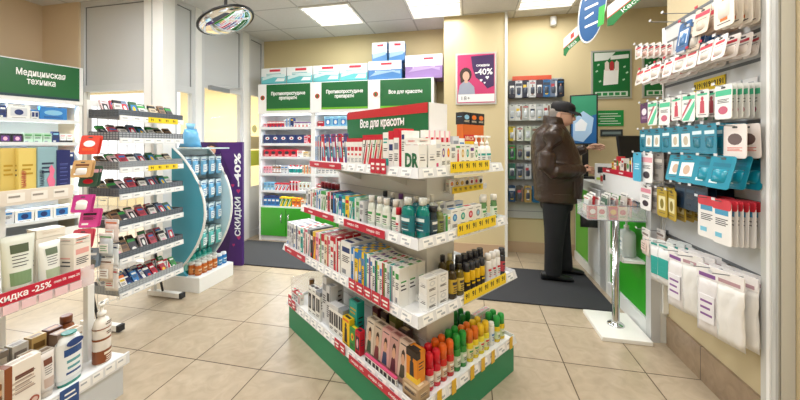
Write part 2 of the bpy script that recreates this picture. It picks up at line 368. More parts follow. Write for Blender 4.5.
struct('handle', MB().tube([(-3.02, 3.86, .9), (-2.97, 3.86, .92), (-2.97, 3.86, 1.28), (-3.02, 3.86, 1.3)], .011, alum_d, 8), d1)
w3 = glazing('window_3', 4.05, 4.4, False, 2.0, lo_panel=.62)
st = MB()
st.lathe([(.055, 0), (.055, .002)], M('#d9d6a2', .5), seg=20); o = st.build('sticker', w3); o.location = (-3.04, 4.2, 1.53); o.rotation_euler = (0, R(90), 0)
struct('notice', MB().box(-3.043, 4.12, 1.0, -3.041, 4.32, 1.22, M('#c9d44e', .5)), w3)
struct('notice', MB().box(-3.043, 4.12, 1.24, -3.041, 4.32, 1.42, M('#b9ad8d', .5)), w3)

# ------------------------------------------------------------------ ceiling lamps
for i, (x, y) in enumerate(LAMP):
    lab = 'recessed square ceiling lamp ' + ['above the leftmost white back cabinet', 'above the purple carton and sanitary stack', 'above the green QR poster side', 'over the aisle left of the island', 'over the green-based island display', 'over the till counter front', 'over the wire tray rack', 'left of centre behind the viewer', 'straight above the viewer', 'behind the viewer by the hook wall', 'behind the viewer over the left shelves'][i].replace('QR ', 'framed ')
    t = E('ceiling_lamp', lab, 'lamp', (x, y, CZ), 0, 'ceiling lamps')
    f = MB()
    for q in ((-.3, -.3, .3, -.275), (-.3, .275, .3, .3), (-.3, -.275, -.275, .275), (.275, -.275, .3, .275)): f.box(q[0], q[1], -.014, q[2], q[3], -.001, white)
    f.build('frame', t)
    MB().box(-.275, -.275, -.01, .275, .275, -.002, M('#fffaf0', .5, em=1.6)).build('diffuser', t)
    lv = MB()
    for k in range(4): lv.box(-.275, -.21 + k * .14 - .006, -.016, .275, -.21 + k * .14 + .006, -.01, M('#e8e8e4', .3))
    lv.build('louvre', t)

# ------------------------------------------------------------------ door mats
mat_m = M('#35363a', .95, noise=220)
tag(MB().box(.02, 2.84, 0, 1.12, 3.62, .012, mat_m).build('door_mat', bevel=.003), 'dark grey ribbed mat under the man at the counter', 'mat')
tag(MB().box(-2.95, 3.13, 0, -1.0, 3.94, .012, mat_m).build('door_mat', bevel=.003), 'dark grey mat in front of the green cabinet doors', 'mat')

# ------------------------------------------------------------------ island display
GL = Fr(-.213, 1.363, -36.3); GE = Fr(-.213, 1.363, 53.7)      # long side / end side, both from the front corner
G = E('island_gondola', 'green-based white island shelf display full of cosmetics in the centre', 'shelf unit', (-.213, 1.363, 0), -36.3)
gw = M('#eceded', .4); green = M('#23895f', .45); rail_c = M('#e4e6e8', .25); redp = M('#c3223c', .35); yel = M('#f2d21c', .4); tagw = M('#f7f7f4', .5); tagl = M('#aeb4ba', .5)
MB().box(-1.31, 0, 0, 0, .775, .19, green).build('base', G, bevel=.002)
core = MB().box(-.98, .21, .19, -.15, .42, 1.20, gw)
for k in range(12):
    core.box(-.97, .2085, .24 + .08 * k, -.16, .21, .244 + .08 * k, M('#c9cdd0', .5))
core.build('core_panel', G)
MB().box(-1.305, .005, .186, -.005, .77, .1915, gw).build('tray_floor', G)
MB().box(-.85, .202, 1.2, -.125, .335, 1.508, gw).build('header_box', G)
hs = MB().box(-.85, .196, 1.2, -.13, .202, 1.508, M('#0c6a3a', .4)).build('header_sign', G)
MB().prism([(-.85, 1.508), (-.85, 1.462), (-.13, 1.458), (-.13, 1.508)], .194, .1965, M('#c0272d', .4)).build('red_flash', hs)
text('Все для красоты', .068, (-.5, .1935, 1.425), M('#ffffff', .5), hs, bold=.0016, wid=.40)
lg = MB(); lg.lathe([(.035, 0), (.035, .004)], M('#ffffff', .4), seg=20).lathe([(.026, 0), (.026, .005)], M('#1f6b3b', .4), seg=20).box(-.011, -.017, 0, .011, .017, .006, M('#e8a020', .4))
SHELF = {'tray': (1.31, .775, .19), 'low': (1.38, .78, .562), 'mid': (1.08, .68, .888), 'top': (.97, .635, 1.185)}
def rail(L, x0, along_end, z, tilt=.012, hgt=.044, o=G):
    pass
for nm, (L, Wd, z) in SHELF.items():
    if nm != 'tray':
        MB().box(-L, 0, z - .022, 0, Wd, z - .002, gw).build('shelf', G, bevel=.0015)
        br = MB()
        for s in (-L + .25, -.3):
            br.prism([(.03, z - .022), (.03, z - .035), (.21, z - .10), (.21, z - .022)], s, s + .004, gw, 'x')
        br.build('bracket', G)
    zt = z + .018; zb = z - .026
    # front rails lean outward: long side, then end side, then back
    r = MB(); r.add([(-L - .012, -.014, zb), (.014, -.014, zb), (.014, -.010, zb), (-L - .012, -.010, zb), (-L - .004, -.002, zt), (.004, -.002, zt), (.004, .002, zt), (-L - .004, .002, zt)],
          [(3, 2, 1, 0), (4, 5, 6, 7), (0, 1, 5, 4), (1, 2, 6, 5), (2, 3, 7, 6), (3, 0, 4, 7)], rail_c)
    n = int(L / .085)
    for i in range(n):                                    # paper price slips in the rail
        s = -L + .02 + i * (L - .03) / n; w_ = .062
        def pt(ss, t, e): return (ss, -.014 + .012 * t - e, zb + (zt - zb) * t)
        for (t0, t1, a0, a1, mm, e) in ((.12, .88, 0, w_, tagw, .0012), (.55, .7, .006, w_ * .6, tagl, .002), (.22, .42, w_ * .45, w_ - .006, tagl, .002)):
            r.add([pt(s + a0, t0, e), pt(s + a1, t0, e), pt(s + a1, t1, e), pt(s + a0, t1, e)], [(0, 1, 2, 3)], mm)
    r.build('price_rail', G)
    r = MB(); r.add([(.014, -.012, zb), (.014, Wd + .01, zb), (.010, Wd + .01, zb), (.010, -.012, zb), (.004, -.004, zt), (.004, Wd, zt), (0, Wd, zt), (0, -.004, zt)],
          [(3, 2, 1, 0), (4, 5, 6, 7), (0, 1, 5, 4), (1, 2, 6, 5), (2, 3, 7, 6), (3, 0, 4, 7)], rail_c)
    n = int(Wd / .085)
    for i in range(n):
        s = .02 + i * (Wd - .03) / n; w_ = .062
        def pt(ss, t, e): return (.014 - .010 * t + e, ss, zb + (zt - zb) * t)
        for (t0, t1, a0, a1, mm, e) in ((.12, .88, 0, w_, tagw, .0012), (.55, .7, .006, w_ * .6, tagl, .002), (.22, .42, w_ * .45, w_ - .006, tagl, .002)):
            r.add([pt(s + a0, t0, e), pt(s + a1, t0, e), pt(s + a1, t1, e), pt(s + a0, t1, e)], [(0, 1, 2, 3)], mm)
    r.build('price_rail', G)
    MB().box(-L, Wd, zb, 0, Wd + .004, zt, rail_c).box(-L - .004, 0, zb, -L, Wd, zt, rail_c).build('back_rail', G)
def red_strip(s0, s1, z, hgt=.034, body='скидка -25%', n=1, dy=-.0185):
    t = MB().box(s0, dy, z - .004, s1, dy + .002, z + hgt, redp).build('discount_strip', G)
    for i in range(n): text(body, hgt * .55, (s0 + (s1 - s0) * (i + .5) / n, dy - .0003, z + hgt * .45), M('#ffffff', .5), t)
def red_tag(s, z, w=.032, h=.055):
    t = MB().box(s - w / 2, -.019, z, s + w / 2, -.017, z + h, redp).build('discount_tag', G)
    MB().box(s - w * .35, -.0196, z + h * .55, s + w * .35, -.0188, z + h * .7, tagw).box(s - w * .2, -.0196, z + h * .25, s + w * .3, -.0188, z + h * .4, tagw).build('print', t)
def yellow_strip(v0, v1, z, n, hgt=.05, x=.0185):
    t = MB().box(x - .002, v0, z, x, v1, z + hgt, yel).build('yellow_price_strip', G)
    for i in range(n): text('91', hgt * .62, (x + .0002, v0 + (v1 - v0) * (i + .5) / n, z + hgt * .55), M('#2b2416', .5), t, rot=(90, 0, 90), bold=.0008)
red_strip(-.95, -.58, 1.168, .03, 'скидка', 2)
red_strip(-1.03, -.66, .868, .03, 'скидка', 2); red_strip(-.55, -.2, .868, .034, 'скидка -25%', 2)
red_strip(-1.34, -1.02, .542, .036, 'скидка', 2)
for k in range(5): red_tag(-.47 + k * .068, .545, .062, .055)
for k in range(3): red_tag(-.29 + k * .04, 1.165, .036, .07)
red_tag(-1.25, .175, .05, .075); red_tag(-1.19, .17, .05, .06)
for k in range(2): red_tag(-.62 + k * .055, .165, .05, .055)
red_strip(-.5, -.04, .158, .036, 'скидка -20%', 3)
yellow_strip(.19, .5, 1.172, 6, .05); yellow_strip(.24, .56, .876, 6, .055); yellow_strip(.29, .66, .545, 7, .055)
for v in (.1, .2, .34, .43, .52, .7): 
    t = MB().box(.0165, v, .16, .0185, v + .03, .225, M('#e0b52a', .4)).build('yellow_tag', G)
bd = MB()
for s in (-1.3, -.9): pass
tag_clear = glass('#ffffff', .25)
MB().box(-1.325, .02, .2, -1.322, .5, .34, tag_clear).build('clear_guard', G)

# ------------------------------------------------------------------ back cabinets
emb = MB(); emb.lathe([(.042, 0), (.042, .004)], M('#ffffff', .4), seg=18).lathe([(.033, 0), (.033, .005)], M('#c43a2c', .4), seg=18).box(-.012, -.02, 0, .012, .02, .0065, M('#2a6b35', .4))
emb_me = emb.build('round_emblem'); EMB = emb_me.data; bpy.data.objects.remove(emb_me)
def emblem(parent, loc, sc=1):
    o = bpy.data.objects.new('round_emblem', EMB); COL.objects.link(o); o.parent = parent; o.location = loc; o.rotation_euler = (R(90), 0, 0); o.scale = (sc, sc, sc)
def cabinet(fr, label, zs, wid, title, doors=True, tsize=.062, hz=(1.76, 2.11), dep=.36, lit=True, em=True, twid=.5):
    c = E('display_cabinet', label, 'cabinet', fr.at(0, 0), fr.ang); w = wid
    cm = M('#f4f6f6', .35); cb = MB()
    cb.box(0, 0, 0, .03, dep, 2.12, cm).box(w - .03, 0, 0, w, dep, 2.12, cm).box(0, dep - .015, 0, w, dep, 2.12, cm).box(0, 0, 2.1, w, dep, 2.12, cm).box(0, .03, 0, w, dep, .06, cm).build('carcass', c)
    for z in zs: 
        MB().box(.03, .01, z - .018, w - .03, dep - .015, z, cm).box(.03, .004, z - .022, w - .03, .012, z + .012, M('#e6ebee', .3)).build('shelf', c)
    h = MB().box(0, -.02, hz[0] - .04, w, .0, 2.12, cm).build('header_sign', c)
    MB().box(.13 if em else .03, -.024, hz[0], w - .03, -.02, hz[1], M('#07642d', .35)).build('green_board', h)
    MB().box(.13 if em else .03, -.025, hz[0], w - .03, -.0195, hz[0] + .025, M('#6fba2c' if em else '#1c3d4a', .35)).build('stripe', h)
    if em: emblem(h, (.072, -.021, (hz[0] + hz[1]) / 2), 1)
    text(title, tsize, ((w + (.1 if em else 0)) / 2, -.0245, (hz[0] + hz[1]) / 2 + .02), M('#ffffff', .4), h, bold=.0018, wid=twid)
    if lit:
        MB().box(.05, .03, hz[0] - .06, w - .05, .06, hz[0] - .042, M('#f4faff', .4, em=2.5)).build('lamp_strip', c)
    if doors:
        for k, (a, b) in enumerate(((.03, w / 2 - .003), (w / 2 + .003, w - .03))):
            d = MB().box(a, -.006, .07, b, .012, .45, M('#3fae2a', .3, coat=.4)).build('door', c, bevel=.002)
            hx = b - .05 if k == 0 else a + .05
            MB().tube([(hx, -.006, .25), (hx, -.03, .27), (hx, -.03, .36), (hx, -.006, .38)], .006, M('#d8d8d8', .25, .8)).build('handle', d)
    else: MB().box(.03, .0, .06, w - .03, .02, .44, cm).build('front_panel', c)
    return c
ZS = [.46, .675, .905, 1.13, 1.31, 1.53]
FB = Fr(-2.823, 4.0, 0)
cabinet(FB, 'white back cabinet with cold remedies beside the glass door', ZS, .8, 'Противопростудные\nпрепараты')
FB2 = Fr(-2.022, 4.0, 0)
cabinet(FB2, 'white back cabinet in the middle of the three, cold remedies sign', ZS, .79, 'Противопростудные\nпрепараты')
FB3 = Fr(-1.231, 4.0, 0)
cabinet(FB3, 'white back cabinet with beauty sign next to the pillar', ZS, .8, 'Все для красоты', twid=.42)
for x in (-2.6, -1.8, -1.0):
    for z in (1.69, 1.50, 1.28, 1.10, .875, .645): area('cabinet_led', (x + .2, 4.03, z), .6, .02, 1.5, rot=(R(-28), 0, 0), col=(.92, .97, 1))
# medical cabinet on the left, turned a little
FM = Fr(-4.08 - .279 * .62, 2.75 - .96 * .62, 73.8)
cabinet(FM, 'white cabinet of medical devices behind the left shelves', [.3, .545, .8, 1.07, 1.315, 1.545], .62, 'Медицинская\nтехника', doors=False, tsize=.085, dep=.34, em=False, twid=.34)
for z in (1.69, 1.515, 1.285, 1.04, .77): 
    area('cabinet_led', FM.at(.31, .04, z), .5, .02, 3.6, rot=(R(-28), 0, R(73.8)), col=(.9, .96, 1))

# ------------------------------------------------------------------ left shelf unit near the viewer
FN = Fr(-1.775, 0, 90)                                    # s = world y, d = away from the aisle
N_ = E('shelf_unit', 'white shelf unit of skin care in the left foreground', 'shelf unit', FN.at(0, 0), 90)
po = MB(); po.box(1.305, .125, 0, 1.335, .155, .655, white).box(1.10, .385, 0, 1.14, .42, 1.07, white).box(.25, .385, 0, .29, .425, 1.1, white); po.build('upright', N_)
NZ = {'low': (.195, 1.40, .0), 'mid': (.66, 1.23, .02), 'top': (1.085, 1.18, .05)}
for nm, (z, e, o_) in NZ.items():
    MB().box(.2, o_, z - .025, e, .40, z, gw).build('shelf', N_, bevel=.002)
    if nm == 'low':
        r = MB().box(.2, -.014, z - .045, e + .004, -.004, z + .012, rail_c).box(.2, -.004, z - .025, e, .01, z, gw)
        for k in range(9): r.box(.9 + k * .055, -.0152, z - .035, .945 + k * .055, -.0138, z + .004, tagw).box(.905 + k * .055, -.0158, z - .012, .93 + k * .055, -.0145, z - .004, tagl)
        r.box(.2, -.002, 0, e - .02, .02, .15, M('#cfd3d6', .4))
        r.build('price_rail', N_)
    elif nm == 'mid':
        t = MB().box(.2, o_ - .016, z - .03, e + .02, o_ - .012, z + .062, glass('#f4dfe2', .35)).build('clear_rail', N_)
        q = MB().box(.2, o_ - .019, z + .012, 1.19, o_ - .0165, z + .062, redp).build('discount_strip', t)
        text('Скидка -25%', .036, (.985, o_ - .0195, z + .037), M('#ffffff', .5), q, bold=.0006, wid=.19)
        for k in range(2): text('скидка -25%', .015, (1.112 + k * .052, o_ - .0195, z + .04), M('#ffffff', .5), q, wid=.044)
        tg = MB()
        for k in range(5): tg.box(.93 + k * .055, o_ - .019, z - .026, .975 + k * .055, o_ - .017, z + .008, M('#f0cdd2', .5))
        tg.build('price_slip', t)
    else:
        t = MB().box(.2, o_ - .02, z - .03, e, o_ - .004, z + .03, M('#e6ded2', .35)).build('price_rail', N_)
        sl = MB()
        for k in range(4): sl.box(.88 + k * .075, o_ - .0212, z - .018, .935 + k * .075, o_ - .0195, z + .018, M('#f4f1ea', .5)).box(.885 + k * .075, o_ - .0218, z, .92 + k * .075, o_ - .02, z + .008, M('#9a948c', .5))
        sl.build('price_slip', t)
tb = MB().box(1.10, -.02, .13, 1.17, -.016, .215, M('#2a4f8c', .4)).build('blue_tag', N_)
MB().box(1.115, -.0206, .185, 1.155, -.0195, .193, tagw).box(1.11, -.0206, .165, 1.16, -.0195, .172, tagw).build('print', tb)

# ------------------------------------------------------------------ wire tray rack
FR_ = Fr(-2.35, 0, 90)
RK = E('tray_rack', 'grey wire rack of sloping trays in front of the glass wall', 'rack', FR_.at(0, 0), 90)
stl = M('#c9ccce', .35, .3); dk = M('#26272a', .5); wire = M('#8c9197', .4, .4)
f = MB()
for s in (1.83, 2.33): f.box(s - .015, .30, .05, s + .015, .33, 1.62, white)
f.box(1.83, .305, 1.58, 2.33, .325, 1.62, white).build('frame', RK)
g = MB()
for k in range(12): g.box(1.84, .300, .12 + k * .13, 2.32, .303, .123 + k * .13, white)
for k in range(7): g.box(1.88 + k * .07, .296, .1, 1.883 + k * .07, .299, 1.6, white)
g.build('wire_grid', RK)
for s in (1.83, 2.33):
    l = MB().box(s - .02, .02, .012, s + .02, .36, .05, white); l.box(s - .021, .012, .01, s + .021, .035, .052, dk); l.build('foot', RK)
    MB().tube([(s, .30, .40), (s - .0, .26, .2), (s, .22, .05)], .009, dk).build('strut', RK)
TRZ = [1.50, 1.345, 1.14, .955, .735, .51, .275]
TRN = [(1.76, 2.30)] * 7
for i, z in enumerate(TRZ):
    tr = MB(); s0, s1 = 1.80, 2.31; cw = M('#5c636b', .45) if i in (0, 1, 3, 4, 5) else M('#9aa0a5', .4)
    zb_ = z + .03
    tr.box(s0, 0, z - .012, s1, .26, z - .008, M('#777d84', .5), 0)
    wl = M(['#5a626b', '#a4a9ae', '#8d9399', '#6a727b', '#5f6770', '#666e77', '#aab0b4'][i], .45)
    tr.box(s0, 0, z - .008, s1, .003, z + .042, wl).box(s0, 0, z - .008, s0 + .003, .26, z + .042, wl).box(s1 - .003, 0, z - .008, s1, .26, z + .042, wl).box(s0, .257, z - .008, s1, .26, z + .05, wl)
    for k in range(4): 
        zz = z - .005 + k * .016; tr.tube([(s0, .26, zz), (s0, .0, zz), (s1, .0, zz), (s1, .26, zz)], .0022, cw, 4)
    for k in range(22): 
        s = s0 + (s1 - s0) * k / 21; tr.box(s - .0014, -.002, z - .01, s + .0014, .001, z + .044, cw)
    for k in range(11):
        d = .26 * k / 10; tr.box(s0 - .002, d - .0014, z - .01, s0 + .001, d + .0014, z + .044, cw).box(s1 - .001, d - .0014, z - .01, s1 + .002, d + .0014, z + .044, cw)
    for fx in (.36, .68): tr.box(s0 + (s1 - s0) * fx - .002, .002, z - .008, s0 + (s1 - s0) * fx + .002, .258, z + .035, cw)
    o = tr.build('wire_tray', RK)
    p = MB().box(s0, -.012, z - .035, s1, -.006, z + .004, M('#e3e6e8', .3))
    for k in range(6): p.box(s0 + .01 + k * .084, -.0132, z - .03, s0 + .078 + k * .084, -.0115, z - .002, tagw).box(s0 + .015 + k * .084, -.0138, z - .018, s0 + .05 + k * .084, -.012, z - .01, tagl)
    p.build('price_rail', RK)
    if i in (0, 2):
        y = MB().box(2.0, -.0165, z - .034, 2.25, -.0145, z + .006, yel).build('yellow_price_strip', RK)
        for k in range(4): text('91', .026, (2.03 + k * .062, -.017, z - .014), M('#2b2416', .5), y, bold=.0005)

# ------------------------------------------------------------------ blue stand and purple board
FS = Fr(-2.315, 0, 90)
BS = E('display_stand', 'white stand with curved pale blue side panels before the glass door', 'display stand', FS.at(0, 0), 90)
MB().box(2.45, 0, 0, 2.87, .38, .13, white).box(2.455, .01, .13, 2.865, .375, .134, M('#e4ecee', .4)).build('base', BS, bevel=.003)
teal = M('#4fa9c2', .4); paleb = M('#c4dfe6', .35)
def cres(s0, s1, mm, bul=.29):
    pts = []; n = 16
    for i in range(n + 1):
        t = i / n; z = .134 + 1.14 * t; pts.append((.28 - bul * math.sin(math.pi * min(1, t * 1.0)) ** .8 + .02, z))
    pts[0] = (.14, .134)
    back = [(.298, z) for d, z in reversed(pts)]
    poly = [(min(d, .29), z) for d, z in pts] + back
    return MB().prism(poly, s0, s1, mm, 'x')
o = cres(2.455, 2.475, teal, .34).build('side_panel', BS); cres(2.845, 2.865, paleb).build('side_panel', BS)
ww = MB()
MB().box(2.475, .28, .134, 2.845, .298, 1.26, M('#d4e6ea', .4)).build('back_panel', BS)
for s in (2.452, 2.842):                                   # white edge trim of each crescent
    pts = [(s, .28 - (.34 if s < 2.6 else .29) * math.sin(math.pi * i / 16) ** .8 + .02 - .003, .134 + 1.14 * i / 16) for i in range(17)]
    MB().tube([(p[0] + .013, min(p[1], .29), p[2]) for p in pts], .012, white, 6).build('edge_trim', BS)
gr = MB()
gr.loft([[(2.4495, .30 + .05 * math.cos(a), .75 + .38 * t + .02 * math.sin(a)) for a in [2 * math.pi * k / 10 for k in range(10)]] for t in (-1, 0, 1)], teal)
BSH = [1.19, .965, .74, .51]
for z in BSH:
    h = MB().box(2.48, .26, z, 2.84, .28, z + .02, M('#b9c6ca', .4))
    for k in range(4): h.tube([(2.52 + k * .093, .265, z + .01), (2.52 + k * .093, .09, z + .012), (2.52 + k * .093, .085, z + .022)], .003, wire, 5)
    h.build('hook_bar', BS)
PB = E('promo_board', 'purple discount board standing behind the blue curved stand', 'sign board', (-2.39, 3.10, 0), 4)
MB().box(-.50, 0, 0, 0, .035, 1.33, M('#4a2470', .4)).build('panel', PB, bevel=.004)
h = MB().prism([(-.5, .0), (-.18, 0), (-.14, .3), (-.2, .6), (-.12, .95), (-.3, 1.33), (-.5, 1.33)], -.0015, .001, M('#3a1a5c', .4)).build('dark_swirl', PB)
hm = MB()
for x, z, r_ in ((-.36, 1.24, .05),): 
    hm.lathe([(r_, 0), (r_, .003)], M('#d9a58c', .5), seg=16)
o = hm.build('printed_face', PB); o.location = (-.36, -.0, 1.24); o.rotation_euler = (R(90), 0, 0)
o = MB().lathe([(.06, 0), (.06, .002)], M('#3b2233', .5), sy=.8, seg=16).build('printed_hair', PB); o.location = (-.36, 0, 1.27); o.rotation_euler = (R(90), 0, 0)
text('СКИДКИ', .085, (-.048, -.002, .53), M('#ffffff', .5), PB, rot=(90, -90, 0), bold=.0025, wid=.42)
text('-40%', .1, (-.05, -.002, 1.03), M('#ffffff', .5), PB, rot=(90, -90, 0), bold=.003, wid=.36)
hp = lambda x, z, s: [(x, z - s), (x + s, z + s * .2), (x + s * .9, z + s * .8), (x + s * .4, z + s), (x, z + s * .55), (x - s * .4, z + s), (x - s * .9, z + s * .8), (x - s, z + s * .2)]
hm = MB()
for x, z, s in ((-.045, .80, .022), (-.11, .86, .018), (-.04, .30, .022), (-.1, .22, .015), (-.12, .72, .014)): hm.prism(hp(x, z, s), -.002, .001, M('#c2316f', .4))
hm.build('printed_heart', PB)

# ------------------------------------------------------------------ hook wall on the right
FW = Fr(1.24, 0, -90)                                      # s = -world y, d = into the wall
SW = E('slat_wall', 'pale grey slatted hook wall covering the right side', 'slat wall', FW.at(0, 0), -90)
sl_m = M('#d3d5d6', .35); gro = M('#6a6e72', .5)
p = MB()
gz = [.72, .90, 1.04, 1.22, 1.40, 1.545, 1.67, 1.80, 1.95, 2.05]
for a, b in zip(gz[:-1], gz[1:]):
    p.box(-2.46, 0, a + .012, -1.69, .02, b - .004, sl_m)
p.build('slat_panel', SW)
g = MB()
for z in gz: g.box(-2.46, -.002, z - .004, -1.69, .02, z + .012, gro)
g.build('slat_groove', SW)
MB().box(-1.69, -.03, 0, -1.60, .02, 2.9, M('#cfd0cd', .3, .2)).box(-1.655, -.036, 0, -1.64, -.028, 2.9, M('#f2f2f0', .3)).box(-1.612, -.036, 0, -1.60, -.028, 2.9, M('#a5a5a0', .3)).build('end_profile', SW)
MB().box(-2.465, -.01, .2, -2.45, .02, 2.06, white).build('far_edge', SW)
y = MB().box(-2.16, -.006, 1.588, -1.93, -.002, 1.65, yel).build('yellow_price_strip', SW)
for k in range(6): text('91', .04, (-2.14 + k * .038, -.0065, 1.62), M('#2b2416', .5), y, bold=.0006, wid=.03)
for s in (-2.3, -1.87, -1.78): 
    y = MB().box(s - .04, -.006, 1.56, s + .04, -.002, 1.60, M('#e9eaea', .4)).box(s - .03, -.0068, 1.575, s + .02, -.005, 1.583, tagl).build('price_slip', SW)
HK = []
def hook(s, z, L=.24, tagc='#d2d4d6'):
    MB().tube([(s, 0, z), (s, -L, z + .012), (s, -L - .006, z + .02)], .0025, wire, 5).box(s - .012, -.003, z - .012, s + .012, 0, z + .012, wire).box(s - .011, -L - .008, z + .014, s + .011, -L - .0065, z + .026, M(tagc, .4)).build('hook', SW)

# ------------------------------------------------------------------ till counters
CT = E('till_counter', 'white and green till counter beside the man', 'counter', (1.17, 2.47, 0), 0)
cw_ = M('#eef0ee', .35); cg = M('#2fa322', .35, coat=.4)
c = MB(); c.box(-.004, -.004, 0, .05, .06, .98, M('#c9ccce', .4)).box(.05, .0, .0, .62, .02, .96, cw_).box(0.02, .06, .06, .06, .70, .96, cw_).box(0, .70, 0, .06, .745, .98, cw_).box(.05, .02, .93, .62, .74, .96, cw_).build('carcass', CT)
MB().box(.012, .09, .12, .022, .68, .93, cg).build('green_panel', CT)
MB().box(.0, .06, .0, .03, .70, .11, M('#dfe2e2', .4)).build('plinth', CT)
MB().prism([(.0, .96), (.60, .96), (.60, 1.0), (.05, 1.06), (.0, 1.06)], .06, .745, M('#e3e5e6', .35)).build('display_top', CT)
sh = MB().box(-.125, .10, .475, .012, .34, .492, white).box(-.127, .10, .475, -.121, .34, .515, white).build('shelf_ledge', CT)
CT2 = E('till_counter', 'white curved till counter with green panel near the back posters', 'counter', (1.17, 3.23, 0), 0)
c = MB()
c.box(-.004, 0, 0, .05, .10, .9, M('#b9bcbe', .35)).box(.02, .1, 0, .06, .86, .9, cw_).box(0, 0, .9, .7, .9, .93, cw_).box(.05, .0, 0, .62, .03, .9, cw_).build('carcass', CT2)
dr = MB().box(-.012, .12, .10, .02, .40, .88, M('#e6e9ea', .35)); dr.build('white_panel', CT2, bevel=.006)
MB().box(.008, .44, .10, .02, .86, .82, M('#5fc43a', .35, coat=.3)).build('green_panel', CT2)
MB().box(0, .1, 0, .03, .88, .09, cw_).build('plinth', CT2)
rd = MB().box(-.02, .03, .90, -.008, .755, 1.075, M('#f0f1f1', .35)).box(-.022, .03, 1.06, -.018, .755, 1.1, redp)
E_ = rd.build('raised_front', CT)
for k in range(3): text('скидка', .022, (-.0225, .14 + k * .25, 1.08), M('#ffffff', .5), E_, rot=(90, 0, -90))
MB().box(-.0215, .70, .99, -.0195, .745, 1.04, M('#22262b', .4)).build('terminal_tag', CT)
BCT = E('back_counter', 'low white counter below the monitors at the back wall', 'counter', (1.2, 4.14, 0), 0)
MB().box(0, -.0, .9, .9, .05, .93, cw_).build('worktop', BCT) if False else MB().box(0.0, 0.02, 0, .9, .05, .93, cw_).build('front_panel', BCT)

# kiosk basket stand
KS = E('basket_stand', 'chrome pole stand with clear basket on a square white base plate', 'stand', (1.01, 2.60, 0), 0)
MB().box(-.155, -.19, 0, .145, .19, .028, M('#efeee8', .3)).build('base_plate', KS, bevel=.004)
chrome = M('#cfd2d4', .12, 1.)
MB().lathe([(.055, .028), (.05, .036), (.026, .042), (.024, .05), (.024, .78)], chrome, seg=18).build('pole', KS)
b = MB(); cl = glass('#eef4f4', .22); x0, x1, y0, y1 = -.215, .14, -.11, .12
b.box(x0, y0, .78, x1, y1, .784, cl).box(x0, y0, .784, x1, y0 + .004, .885, cl).box(x0, y1 - .004, .784, x1, y1, .885, cl).box(x0, y0, .784, x0 + .004, y1, .885, cl).box(x1 - .004, y0, .784, x1, y1, .885, cl)
for fx in (-.09, .04): b.box(fx, y0, .784, fx + .004, y1, .88, cl)
b.build('clear_basket', KS)
w_ = MB()
for z in (.785, .885): w_.tube([(x0, y0, z), (x1, y0, z), (x1, y1, z), (x0, y1, z), (x0, y0, z)], .003, wire, 5)
w_.build('rim', KS)

# ------------------------------------------------------------------ mirror, hanging sign, posters, sensor
MR = E('convex_mirror', 'black rimmed convex mirror hanging below the ceiling, top left', 'mirror', (-2.17, 2.6, 2.43), 0)
mm_ = MB(); mm_.lathe([(.30 * math.sin(a), .09 * math.cos(a) - .005) for a in [R(90 - 6 * i) for i in range(15)]] + [(.002, .085)], M('#e8ecee', .02, 1.), seg=40, cap=False)
dome = mm_.build('dome', MR); rim = MB(); n = 40
rim.loft([[((.305 + .014 * math.cos(b)) * math.cos(2 * math.pi * k / n), (.305 + .014 * math.cos(b)) * math.sin(2 * math.pi * k / n), .014 * math.sin(b)) for b in [2 * math.pi * j / 8 for j in range(8)]] for k in range(n + 1)], M('#17181a', .4), cap=False)
rim = rim.build('rim', MR); back = MB().lathe([(.30, 0), (.28, -.03), (.05, -.05)], M('#202225', .5), seg=40).build('back_shell', MR)
nrm = Vector((.40, .10, -.91)).normalized(); qt = nrm.to_track_quat('Z', 'Y')
for o in (dome, rim, back): o.scale = (.79, .79, .79); o.rotation_mode = 'QUATERNION'; o.rotation_quaternion = qt
MB().tube([(-.03, .03, .05), (-.04, .04, .2), (-.04, .04, .40)], .014, dk, 8).lathe([(.05, .395), (.05, .41)], dk, cx=-.04, cy=.04).build('bracket', MR)
HS = E('hanging_sign', 'blue and green hanging till sign with arrow ribbon, top right', 'sign', (.86, 2.6, 2.2), -4)
bl = MB(); pts = []
for i in range(28):
    a = 2 * math.pi * i / 28; pts.append((.0 + .08 * math.cos(a) + .035 * math.sin(a), .08 + .235 * math.sin(a)))
bl.prism([(x * 1.07, (z - .08) * 1.05 + .08) for x, z in pts], .0, .012, M('#e8f2f6', .35)).prism(pts, -.003, .0, M('#1c568f', .35)).build('blue_bubble', HS)
wl = MB()
for i in range(5): wl.prism([(-.05, .20 - i * .065), (.035 - .03 * (i % 2), .235 - i * .065), (.035 - .03 * (i % 2), .25 - i * .065), (-.05, .215 - i * .065)], -.0045, -.002, M('#ffffff', .4))
wl.prism([(.03, -.06), (.07, -.04), (.08, .10), (.04, .08)], -.006, -.002, M('#3fae4a', .4)).build('printed_lines', HS)
